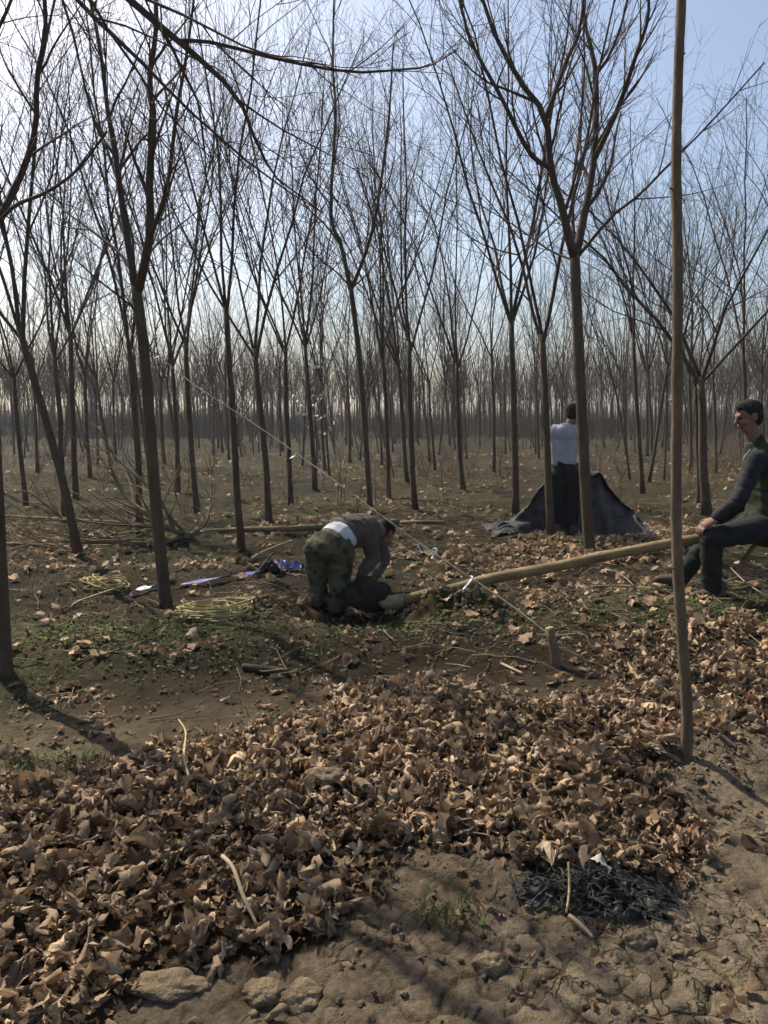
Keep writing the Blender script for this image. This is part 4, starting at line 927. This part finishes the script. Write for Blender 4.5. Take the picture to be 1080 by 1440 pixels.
    def build(s, name, mat, parent, origin, voxel, fold=0., fs=9., seed=0, sm=3):
        me = bpy.data.meshes.new(name); me.from_pydata((np.concatenate(s.v) - np.asarray(origin)).tolist(), [], s.f); me.update()
        o = bpy.data.objects.new('tmp', me); C.objects.link(o); m = o.modifiers.new('r', 'REMESH'); m.mode = 'VOXEL'; m.voxel_size = voxel
        q = o.modifiers.new('s', 'SMOOTH'); q.iterations = sm; q.factor = .5
        dg = bpy.context.evaluated_depsgraph_get(); nm = bpy.data.meshes.new_from_object(o.evaluated_get(dg)); bpy.data.objects.remove(o); nm.name = name
        n = len(nm.vertices)
        if fold:
            v = np.empty(n * 3, np.float32); nm.vertices.foreach_get('co', v); v = v.reshape(-1, 3); nr = np.empty(n * 3, np.float32); nm.vertices.foreach_get('normal', nr); nr = nr.reshape(-1, 3)
            a = fbm(v[:, 0] * fs + v[:, 2] * fs * .6 + seed, v[:, 1] * fs * .8 - v[:, 2] * fs * 1.1, 3, seed + 5); b = 1 - np.abs(fbm(v[:, 2] * fs * 1.6 + v[:, 0] * fs * .5, v[:, 1] * fs + v[:, 0] * fs * .7 - seed, 2, seed + 9)) * 2
            v = v + nr * (fold * (.6 * a + .6 * b))[:, None]; nm.vertices.foreach_set('co', v.astype(np.float32).ravel())
        nm.polygons.foreach_set('use_smooth', np.ones(len(nm.polygons), bool)); nm.update()
        return obj(name, nm, mat, parent)
def shoe(heel, toe, up=(0, 0, 1), k=1.):
    b = Body(); heel, toe = np.asarray(heel, float), np.asarray(toe, float); d = unit(toe - heel); sd = unit(np.cross(d, up))
    b.limb(heel + [0, 0, .04], toe + [0, 0, .028], .042 * k, .030 * k, sd, 1.2); b.limb(heel + [0, 0, .05], heel + [0, 0, .10], .045 * k, .045 * k); b.limb(heel + d * .08 + [0, 0, .04], toe - d * .02 + [0, 0, .03], .045 * k, .034 * k, sd, 1.25); return b
def hairs(head_at, A, k, origin, parent, seed, back=.02):
    b = Body(); b.ball(head_at(-.022, 0, .038), np.array([.092, .078, .084]) * k, A); b.ball(head_at(-.050, 0, -.010), np.array([.056, .070, .080]) * k, A); b.ball(head_at(.012, 0, .070), np.array([.066, .060, .046]) * k, A)
    return b.build('hair', M['hair'], parent, origin, .006 * k, .006, 38, seed, 2)

# --- worker seated on the pale trunk (seen from his left side, looking left)
def seated():
    o = G(1000, 842); root = thing('person', o, 'worker in dark green vest sitting on the pale trunk, hand on his knee', 'person')
    Y = 5.85; hip = P(1078, 738, Y); hipL = hip + [0, -.09, 0]; hipR = hip + [0, .10, 0]
    waist = P(1082, 700, Y); chest = P(1078, 655, Y + .02); neck = P(1062, 622, Y + .02); hc = P(1052, 585, Y + .02)
    shL = P(1062, 648, Y - .19); shR = P(1066, 645, Y + .2)
    kneeL = P(1000, 757, Y - .26); ankL = P(1001, 826, Y - .22); kneeR = P(996, 762, Y + .16); ankR = P(954, 816, Y + .15)
    elL = P(1040, 702, Y - .27); wrL = P(1006, 730, Y - .26)
    elR = P(1044, 706, Y + .27); wrR = P(1010, 733, Y + .20)
    fwd = unit(np.array([-1, -.10, -.26])); up = np.array([-.2, 0, 1.])
    b = Body(); at, A = b.head(hc, fwd, up); b.chain([neck + [.01, 0, -.03], hc + [.012, 0, -.06]], [.058, .052])
    b.chain([hip, waist, chest, neck + [.01, 0, -.03]], [.12, .115, .125, .06], (0, 1, 0), 1.25)
    for s_, e, w in ((shL, elL, wrL), (shR, elR, wrR)): b.chain([chest * .5 + s_ * .5, s_, e, w], [.07, .052, .040, .026])
    for h, k, a in ((hipL, kneeL, ankL), (hipR, kneeR, ankR)): b.chain([h, k, a], [.075, .052, .036])
    b.hand(wrL, P(985, 742, Y - .26) - wrL, (.25, -.35, 1), (.1, 1, 0), .75); b.hand(wrR, P(988, 745, Y + .18) - wrR, (.25, .35, 1), (.1, -1, 0), .75)
    b.build('body', M['skin'], root, o, .0058, sm=2)
    hairs(at, A, 1., o, root, 3)
    for q in (-1, 1):
        e = Body(); e.ball(at(.076, q * .030, -.002), (.010, .012, .007)); e.build('eye', M['hair'], root, o, .003, sm=1)
    j = Body()
    for s_, e, w in ((shL, elL, wrL), (shR, elR, wrR)): j.chain([chest * .45 + s_ * .55, s_, e, w + (e - w) * .10], [.085, .072, .060, .044])
    j.chain([waist, chest], [.128, .132], (0, 1, 0), 1.2); jk = j.build('jacket', M['navy'], root, o, .011, .007, 13, 4)
    v = Body(); v.chain([hip + [.0, 0, -.02], waist, chest, neck + [.012, 0, -.045]], [.150, .148, .150, .085], (0, 1, 0), 1.28); v.limb(chest * .4 + shL * .6 + [0, 0, .03], chest * .4 + shR * .6 + [0, 0, .03], .082, .082)
    ve = v.build('vest', M['vest'], root, o, .011, .008, 11, 2)
    tb = TB(); pipe = [P(1055, 632, Y - .155), P(1045, 646, Y - .185), P(1043, 664, Y - .155)]; tb.tube(resample(pipe, 10), .004, 5); obj('piping', tb.mesh('piping', o), M['rope_w'], ve)
    c = Body(); c.limb(neck + [.012, 0, -.02], neck + [.008, 0, .012], .070, .064); c.build('collar', M['vest'], root, o, .008, 0)
    t = Body()
    for h, k, a in ((hipL, kneeL, ankL), (hipR, kneeR, ankR)): t.chain([h, k, a + (a - k) * .04], [.108, .078, .068])
    t.limb(hipL, hipR, .118, .118); t.build('trousers', M['black_t'], root, o, .011, .008, 12, 7)
    shoe(ankL + [.06, 0, -.085], ankL + [-.14, -.03, -.085]).build('shoe', M['shoe'], root, o, .008)
    sr = ankR + [.03, 0, -.05]; shoe(sr, sr + [-.19, 0, .03]).build('shoe', M['shoe'], root, o, .008)
seated()

# --- worker stooping over the hole, seat towards us
def stooping():
    o = np.array([P(462, 850, 6.15)[0], 6.15, 0]); o[2] = H1(o[0], o[1]); root = thing('person', o, 'worker in camouflage trousers stooping over the hole', 'person')
    pel = P(463, 768, 6.12); mid = P(485, 748, 6.28); chest = P(509, 745, 6.48); neck = P(530, 745, 6.66); hc = P(541, 750, 6.78)
    shN = P(519, 752, 6.40); elN = P(524, 786, 6.38); wrN = P(503, 812, 6.30); shF = P(524, 742, 6.72); elF = P(540, 785, 6.74); wrF = P(524, 815, 6.5)
    hL = P(446, 775, 6.16); kL = P(447, 822, 6.22); aL = np.array([P(449, 862, 6.22)[0], 6.22, 0]); hR = P(479, 777, 6.14); kR = P(477, 824, 6.14); aR = np.array([P(474, 862, 6.16)[0], 6.16, 0])
    aL[2] = H1(aL[0], aL[1]) + .09; aR[2] = H1(aR[0], aR[1]) + .09
    ax = unit(chest - pel); sd = unit(np.cross(ax, [0, 0, 1.]))
    b = Body(); at, A = b.head(hc, np.array([.45, .5, -.75]), np.array([.5, .6, .5])); b.chain([neck, hc - unit(hc - neck) * .05], [.055, .052])
    b.chain([pel, mid, chest, neck], [.115, .110, .12, .06], sd, 1.25)
    for s_, e, w in ((shN, elN, wrN), (shF, elF, wrF)): b.chain([chest * .5 + s_ * .5, s_, e, w], [.07, .052, .040, .026])
    for h, k, a in ((hL, kL, aL), (hR, kR, aR)): b.chain([h, k, a], [.075, .052, .036])
    b.hand(wrN, np.array([.05, .06, -.1]), (-.3, -1, 0), (1, 0, 0), .7); b.hand(wrF, np.array([.02, .0, -.1]), (.3, 1, 0), (-1, 0, 0), .7)
    b.build('body', M['skin'], root, o, .0065, sm=2); hairs(at, A, 1., o, root, 6)
    s = Body(); s.chain([mid * .80 + pel * .20, mid, chest, neck * .6 + chest * .4], [.128, .140, .142, .085], sd, 1.16)
    for s_, e, w in ((shN, elN, wrN), (shF, elF, wrF)): s.chain([chest * .5 + s_ * .5, s_, e, w + (e - w) * .15], [.095, .074, .062, .046])
    s.build('sweater', M['sweater'], root, o, .011, .006, 12, 3)
    u = Body(); u.chain([pel * .56 + mid * .44, pel * .40 + mid * .60], [.133, .135], sd, 1.17); u.build('undershirt', M['under'], root, o, .010, .003, 10, 9)
    t = Body(); t.chain([pel * .85 + mid * .15, pel], [.132, .135], sd, 1.2)
    for h, k, a in ((hL, kL, aL), (hR, kR, aR)): t.ball(h + [0, -.01, .0], (.108, .112, .112)); t.chain([h, k, a], [.104, .082, .078])
    t.build('trousers', M['camo'], root, o, .011, .016, 9, 1)
    for a in (aL, aR): shoe(a + [-.02, -.05, -.088], a + [.06, .15, -.088]).build('shoe', M['shoe'], root, o, .009)
stooping()

# --- worker standing with his back to us at the dark sheet
def standing():
    o = G(794, 752); Y = o[1]; root = thing('person', o, 'worker in pale shirt standing at the dark sheet, back turned', 'person')
    pel = P(795, 662, Y); waist = P(793, 645, Y - .01); chest = P(792, 615, Y); neck = P(799, 596, Y + .05); hc = P(806, 582, Y + .09)
    shL = P(778, 606, Y); shR = P(810, 607, Y + .02); elL = P(774, 632, Y + .13); wrL = P(788, 648, Y + .34); elR = P(820, 634, Y + .10); wrR = P(818, 650, Y + .34)
    hL = P(786, 668, Y); hR = P(804, 668, Y); kL = P(785, 706, Y + .03); kR = P(804, 706, Y + .02); aL = o + [-.10, .02, .09]; aR = o + [.09, 0, .09]
    b = Body(); at, A = b.head(hc, np.array([.45, .85, -.35]), np.array([.2, .3, 1.])); b.chain([neck + [-.01, -.02, -.04], hc - [.01, .03, .05]], [.056, .052])
    b.chain([pel, waist, chest, neck + [-.01, -.02, -.04]], [.115, .11, .12, .06], (1, 0, 0), 1.3)
    for s_, e, w in ((shL, elL, wrL), (shR, elR, wrR)): b.chain([chest * .5 + s_ * .5, s_, e, w], [.07, .052, .040, .026])
    for h, k, a in ((hL, kL, aL), (hR, kR, aR)): b.chain([h, k, a], [.075, .052, .036])
    b.hand(wrL, np.array([.03, .1, -.03]), (0, .2, 1), (1, 0, 0), .9); b.hand(wrR, np.array([-.02, .1, -.03]), (0, .2, 1), (-1, 0, 0), .9)
    b.build('body', M['skin'], root, o, .0075, sm=2); hairs(at, A, 1.09, o, root, 8)
    s = Body(); s.chain([waist + [0, 0, -.02], P(792, 630, Y - .01), chest, neck + [-.01, -.02, -.06]], [.128, .135, .140, .075], (1, 0, 0), 1.28)
    for s_, e, w in ((shL, elL, wrL), (shR, elR, wrR)): s.chain([chest * .5 + s_ * .5, s_, e, w + (e - w) * .12], [.10, .078, .062, .046])
    s.limb(shL + [.02, 0, -.02], shR + [-.02, 0, -.02], .094, .094); s.ball(chest + [0, -.05, .04], (.15, .11, .14)); s.ball(shL + [.02, -.01, -.03], (.10, .11, .12)); s.ball(shR + [-.02, -.01, -.03], (.10, .11, .12))
    s.build('shirt', M['shirt'], root, o, .012, .006, 7, 2)
    t = Body(); t.limb(waist + [0, 0, -.03], pel, .122, .128, (1, 0, 0), 1.22)
    for h, k, a in ((hL, kL, aL), (hR, kR, aR)): t.chain([h, k, a + [0, 0, -.03]], [.108, .085, .074])
    t.build('trousers', M['black_t'], root, o, .012, .008, 10, 6)
    for a in (aL, aR): shoe(a + [0, -.05, -.09], a + [.02, .16, -.09]).build('shoe', M['shoe'], root, o, .010)
    return o
so = standing()

# --- the dark sheet he is pulling up
def dark_sheet():
    n, m = 150, 70; U, V = np.meshgrid(np.linspace(0, 1, n), np.linspace(0, 1, m), indexing='ij'); Y0 = so[1]
    xl, xr = P(690, 760, Y0)[0], P(912, 745, Y0)[0]; X = xl + (xr - xl) * U + .03 * fbm(U * 6, V * 4, 3, 3)
    pk = np.interp(U, [0, .06, .135, .25, .33, .5, .70, .78, .855, .93, 1], [.02, .07, .13, .36, .60, .74, .78, .56, .34, .17, .02])
    fold = .055 * np.sin(U * 30 + 6 * V + 4.5 * fbm(U * 4, V * 3, 2, 9)) * (1 - .4 * V) + .03 * fbm(U * 16, V * 5, 4, 12)
    prof = np.sin(np.clip(V, 0, 1) * math.pi) ** .8
    Z = pk * (1 + .10 * fbm(U * 9, V * 2, 3, 14)) * prof + np.abs(fold) * .5
    Yc = Y0 + .30 - .55 * (1 - V) ** 1.2 * (.35 + .65 * np.abs(2 * U - .95)) + (V - .45) * 1.0 + fold * .8
    Yc = np.where(V < .45, Y0 + .32 - (.45 - V) * (1.5 * np.clip(np.abs(U - .47) * 2.2, .12, 1)) + fold * .9, Yc)
    Zg = H(X, Yc); v = np.stack([X, Yc, Zg + np.maximum(Z, .015)], -1).reshape(-1, 3)
    idx = np.arange(n * m).reshape(n, m); f = np.stack([idx[:-1, :-1], idx[1:, :-1], idx[1:, 1:], idx[:-1, 1:]], -1).reshape(-1, 4)
    c = np.array([so[0], so[1] + .3, so[2]]); o = obj('ground_sheet', mesh('ground_sheet', v - c, f), M['sheet']); o.location = c
    tag(o, 'large dark grey sheet held up in folds by the standing worker', 'sheet')
dark_sheet()

# ------------------------------------------------------------------ haze: real air round the whole place
def haze():
    z0, z1 = -1.5, 12.0; x = 260; v = [(-x, -40, z0), (x, -40, z0), (x, 320, z0), (-x, 320, z0), (-x, -40, z1), (x, -40, z1), (x, 320, z1), (-x, 320, z1)]
    f = [(0, 3, 2, 1), (4, 5, 6, 7), (0, 1, 5, 4), (1, 2, 6, 5), (2, 3, 7, 6), (3, 0, 4, 7)]
    m = bpy.data.materials.new('haze'); m.use_nodes = True; t = m.node_tree; t.nodes.remove(t.nodes['Principled BSDF'])
    pv = t.nodes.new('ShaderNodeVolumePrincipled'); pv.inputs['Color'].default_value = (.86, .92, 1, 1); pv.inputs['Density'].default_value = .0007; pv.inputs['Anisotropy'].default_value = .3
    t.links.new(pv.outputs[0], t.nodes['Material Output'].inputs['Volume'])
    tag(obj('haze', mesh('haze', v, f, False), m), 'thin pale spring haze between the far trees', 'haze', kind='stuff')
haze()
